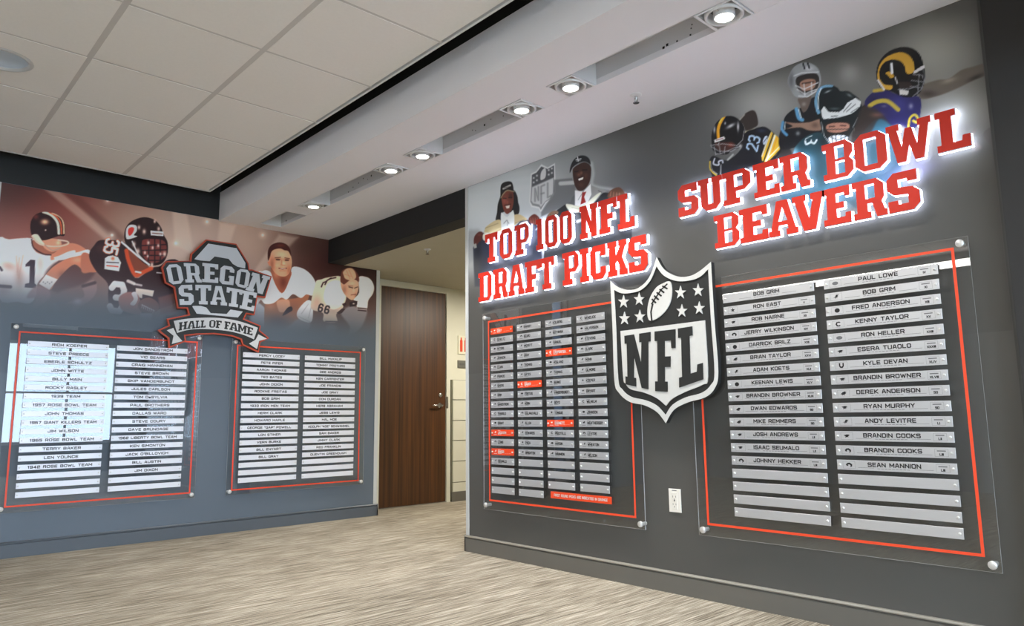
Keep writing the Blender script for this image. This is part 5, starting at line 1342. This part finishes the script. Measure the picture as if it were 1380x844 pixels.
c.line([(265, 555), (310, 510)], 14, (170, 172, 170), .9); c.line([(205, 600), (200, 720)], 9, (150, 150, 150), .9)
c.digits('23', 488, 410, 50, 92, -76, 15, (172, 196, 222), .4)
c.poly([(570, 395), (590, 350), (612, 352), (604, 398), (584, 425)], (186, 196, 214), .6); c.line([(580, 400), (606, 362)], 5, (40, 44, 60), .5)
c.blob(380, 658, 16, (150, 172, 196), .8); c.blob(475, 635, 34, (196, 200, 190), .8, 20); c.blob(470, 640, 12, (60, 90, 120), .7)
# quarterback behind
c.z((1040, 70), .2015, 4)
c.poly([(48, 570), (70, 500), (92, 430), (150, 382), (200, 372), (290, 300), (330, 400), (330, 560), (240, 600), (150, 640), (60, 650)], (24, 26, 31), .8)
c.line([(165, 382), (180, 440), (205, 455)], 24, (88, 146, 190), .8, sm=True); c.line([(180, 385), (196, 440)], 8, (190, 206, 216), .6); c.line([(75, 470), (70, 520), (100, 555)], 18, (84, 140, 184), .8, sm=True); c.line([(90, 470), (86, 520)], 5, (206, 216, 222), .6)
c.poly([(178, 310), (262, 290), (245, 372), (212, 405), (190, 360)], (98, 86, 80), .8); c.blob(215, 350, 14, (160, 156, 152), .6)
c.poly([(90, 470), (160, 476), (250, 470), (330, 450), (335, 520), (250, 525), (190, 505), (92, 515), (140, 496)], (142, 112, 96), .8); c.blob(290, 490, 26, (84, 64, 56), .7, 20, True)
c.blob(175, 545, 14, (190, 196, 200), .6)
c.poly([(108, 205), (114, 160), (150, 100), (208, 72), (270, 80), (314, 118), (329, 180), (322, 230), (292, 268), (240, 300), (190, 308), (150, 292), (122, 245)], (146, 149, 153), .6)
hm = c.mask; c.blob(250, 110, 30, (206, 208, 212), .8, 16, True); c.blob(130, 190, 20, (80, 82, 86), .7, 60, True)
c.line([(210, 78), (220, 112)], 11, (24, 28, 34), .5, clip=hm); c.line([(240, 74), (252, 108)], 11, (24, 28, 34), .5, clip=hm)
c.poly([(165, 175), (225, 148), (300, 146), (318, 195), (292, 258), (205, 280), (168, 232)], (44, 40, 40), .7); c.poly([(190, 205), (235, 182), (290, 188), (285, 240), (225, 262), (195, 245)], (156, 118, 102), .9)
c.line([(205, 212), (280, 200)], 10, (40, 28, 26), .7, .8)
for a in ([(160, 225), (215, 250), (310, 205)], [(170, 250), (220, 282), (300, 250)], [(215, 215), (222, 290)], [(265, 205), (268, 275)], [(150, 160), (200, 140), (310, 135)], [(180, 295), (240, 300), (300, 262)]): c.line(a, 7, (206, 208, 212), .5, .9)
# centre player, green helmet with wings
c.id = 5
c.poly([(585, 390), (640, 345), (720, 358), (770, 420), (760, 480), (700, 520), (640, 580), (540, 600), (560, 480)], (44, 37, 34), 1); c.blob(690, 420, 30, (96, 78, 66), .7, 20, True)
c.poly([(80, 1000), (140, 690), (170, 620), (240, 560), (330, 540), (400, 620), (520, 605), (600, 545), (690, 455), (760, 460), (800, 500), (830, 1000)], (30, 60, 70), .9)
tm = c.mask; c.blob(250, 720, 70, (36, 76, 90), .7, 60, True); c.blob(700, 500, 70, (56, 98, 118), .7, 50, True); c.blob(560, 600, 60, (16, 24, 28), .8, 40, True); c.blob(360, 600, 40, (18, 28, 32), .8, 50, True); c.blob(150, 690, 30, (150, 196, 214), .7, 60, True)
c.line([(225, 600), (232, 618), (262, 605), (285, 612), (300, 590)], 12, (206, 216, 220), .6, sm=True); c.line([(222, 596), (228, 580), (270, 560)], 5, (196, 206, 210), .5); c.line([(262, 600), (265, 590)], 8, (206, 216, 220), .5)
c.poly([(286, 330), (300, 268), (335, 228), (395, 220), (440, 240), (460, 262), (510, 262), (548, 285), (590, 322), (602, 390), (575, 480), (540, 525), (500, 590), (440, 622), (380, 605), (340, 545), (318, 450), (298, 400)], (16, 26, 30), .6)
hm = c.mask; c.line([(400, 224), (340, 232), (300, 280), (294, 350), (312, 405)], 24, (106, 152, 186), .7, sm=True, clip=hm); c.line([(330, 245), (312, 300), (312, 380)], 7, (214, 226, 234), .6, sm=True, clip=hm)
c.blob(420, 380, 34, (90, 104, 110), .7, 8, True); c.blob(375, 265, 22, (206, 210, 214), .7, 6, True, -.4); c.blob(520, 290, 20, (190, 196, 200), .5, 8, True, .5)
c.poly([(330, 392), (350, 362), (380, 402), (450, 402), (480, 380), (505, 340), (560, 308), (596, 330), (592, 365), (560, 395), (530, 415), (440, 440), (345, 450), (334, 425)], (206, 210, 212), .5, False)
for a in ([(500, 400), (560, 350)], [(530, 405), (580, 372)], [(480, 400), (530, 345)]): c.line(a, 5, (60, 66, 70), .5, .8)
c.line([(400, 432), (440, 428)], 6, (60, 66, 70), .5)
c.poly([(355, 480), (430, 465), (520, 468), (525, 530), (490, 575), (400, 580), (362, 540)], (30, 28, 28), .7); c.poly([(368, 490), (430, 474), (512, 480), (510, 520), (440, 540), (375, 530)], (172, 122, 104), .8); c.line([(385, 500), (420, 498)], 7, (50, 32, 30), .6); c.line([(460, 492), (495, 494)], 7, (50, 32, 30), .6)
c.poly([(380, 572), (440, 556), (508, 566), (488, 608), (430, 622), (392, 606)], (208, 212, 214), .6); 
for a in ([(345, 500), (370, 560), (440, 590), (510, 560), (540, 500)], [(360, 520), (530, 515)], [(400, 540), (405, 612)], [(430, 545), (430, 620)], [(465, 545), (462, 615)], [(495, 530), (490, 600)]): c.line(a, 5, (30, 36, 38), .5, .9)
c.line([(332, 470), (350, 560), (390, 615)], 5, (196, 200, 202), .5, .8); c.line([(575, 440), (545, 500), (555, 530)], 5, (170, 176, 178), .5, .8)
# player with the horned helmet
c.z((1150, 50), .2015, 6)
c.poly([(450, 330), (560, 288), (640, 278), (720, 222), (800, 198), (880, 180), (900, 245), (800, 292), (680, 350), (560, 395), (450, 412)], (96, 88, 80), 1.2)
c.blob(640, 290, 50, (150, 142, 130), .7, 16, True, -.3); c.blob(500, 380, 60, (48, 42, 40), .7, 24, True); c.blob(820, 270, 60, (40, 38, 36), .8, 16, True, -.4)
c.poly([(75, 450), (120, 378), (200, 348), (300, 385), (440, 400), (450, 500), (425, 595), (370, 612), (300, 580), (250, 590), (160, 520)], (38, 36, 86), .8)
jm = c.mask; c.blob(300, 450, 60, (60, 58, 132), .6, 60, True); c.blob(130, 420, 40, (26, 24, 60), .7, 40, True)
c.line([(110, 460), (160, 432), (230, 430), (300, 485)], 28, (176, 156, 62), .8, sm=True, clip=jm); c.line([(140, 360), (200, 352)], 22, (176, 150, 60), .9); c.line([(368, 600), (378, 545), (408, 520), (430, 540), (425, 570), (400, 560)], 15, (196, 176, 60), .7, sm=True)
c.blob(385, 462, 14, (150, 150, 170), .8, 18); c.blob(205, 462, 18, (130, 130, 150), .5, 8)
c.poly([(20, 560), (60, 470), (150, 480), (230, 560), (270, 620), (250, 660), (0, 720)], (50, 42, 40), 2, True, .8); c.blob(160, 520, 40, (120, 84, 70), .7, 16)
c.poly([(120, 640), (170, 550), (240, 580), (275, 650), (200, 680), (100, 680)], (50, 104, 126), 2, True, .8)
c.blob(300, 610, 40, (190, 180, 186), .7, 20)
c.poly([(153, 270), (162, 190), (200, 128), (260, 84), (335, 66), (400, 78), (445, 118), (467, 180), (482, 262), (462, 345), (420, 392), (340, 402), (255, 365), (200, 350), (170, 320)], (15, 15, 16), .6)
hm = c.mask
c.poly([(160, 270), (172, 195), (215, 138), (290, 104), (350, 108), (395, 150), (410, 215), (385, 245), (355, 240), (345, 200), (320, 165), (270, 150), (215, 165), (180, 210), (175, 270), (205, 315), (262, 325), (250, 352), (205, 345), (170, 310)], (190, 146, 50), .6, True, 1, clip=hm)
c.poly([(215, 240), (245, 232), (275, 262), (250, 275), (232, 258)], (186, 142, 48), .6); c.line([(255, 180), (258, 240)], 18, (206, 208, 214), .6); c.line([(280, 270), (295, 310)], 9, (190, 190, 194), .6)
c.blob(360, 74, 30, (200, 200, 204), .8, 6, True); c.blob(265, 92, 24, (190, 190, 194), .7, 6, True, -.4); c.blob(410, 98, 10, (220, 220, 222), .7, 8, True)
c.poly([(305, 345), (370, 360), (365, 388), (310, 385)], (196, 192, 190), .7); c.poly([(300, 300), (380, 300), (400, 340), (310, 345)], (44, 34, 32), .8)
c.poly([(398, 232), (455, 195), (476, 188), (478, 208), (408, 245)], (196, 196, 200), .5, False)
for a in ([(400, 250), (460, 255), (478, 300)], [(390, 290), (470, 300)], [(380, 330), (462, 340)], [(440, 250), (430, 380)], [(470, 220), (480, 280), (455, 350), (400, 395)], [(300, 350), (380, 345), (440, 320)]): c.line(a, 7, (120, 120, 126), .5, .9)
c.line([(165, 290), (205, 350)], 14, (200, 200, 206), .7)
# far right dark shapes and fringe below the letters
c.id = 0
c.z((1150, 50), .2015); c.poly([(868, 650), (905, 610), (960, 600), (960, 720), (900, 705)], (92, 88, 86), 1, True, .7); c.poly([(780, 670), (810, 610), (822, 620), (805, 680), (860, 740), (800, 760)], (120, 112, 108), 1.2, True, .7)
bl(1115, 262, 46, 20, (48, 84, 98), .6, -.2); bl(1225, 232, 40, 14, (150, 150, 196), .6, -.2); bl(1000, 290, 20, 16, (124, 124, 104), .4)
zf = np.clip((1.90-c.V)/.26, 0, 1); zf = zf*zf*(3-2*zf); keep = np.exp(-((c.X-1150)/110)**2)*.5
c.blend(np.clip(zf-keep*np.clip((c.V-1.72)/.2, 0, 1), 0, 1), W_)
c.ID[c.V < 1.80] = 0
root = empty('printed_mural', (XA, 2.3, 1.16)); tag(root, 'grey mural of modern football players and cap wearing draft picks behind the lit letters', 'mural')
c.build(root, {0: ('mural_background', None), 1: ('printed_person', 'capped man with long dark hair holding a blue jersey'), 2: ('printed_person', 'man in suit and red tie holding a black jersey'),
   3: ('printed_player', 'black and gold uniform with number 23'), 4: ('printed_player', 'silver helmet quarterback'), 5: ('printed_player', 'dark green helmet with white wings'), 6: ('printed_player', 'black helmet with golden horn and blue jersey')}, m_print)
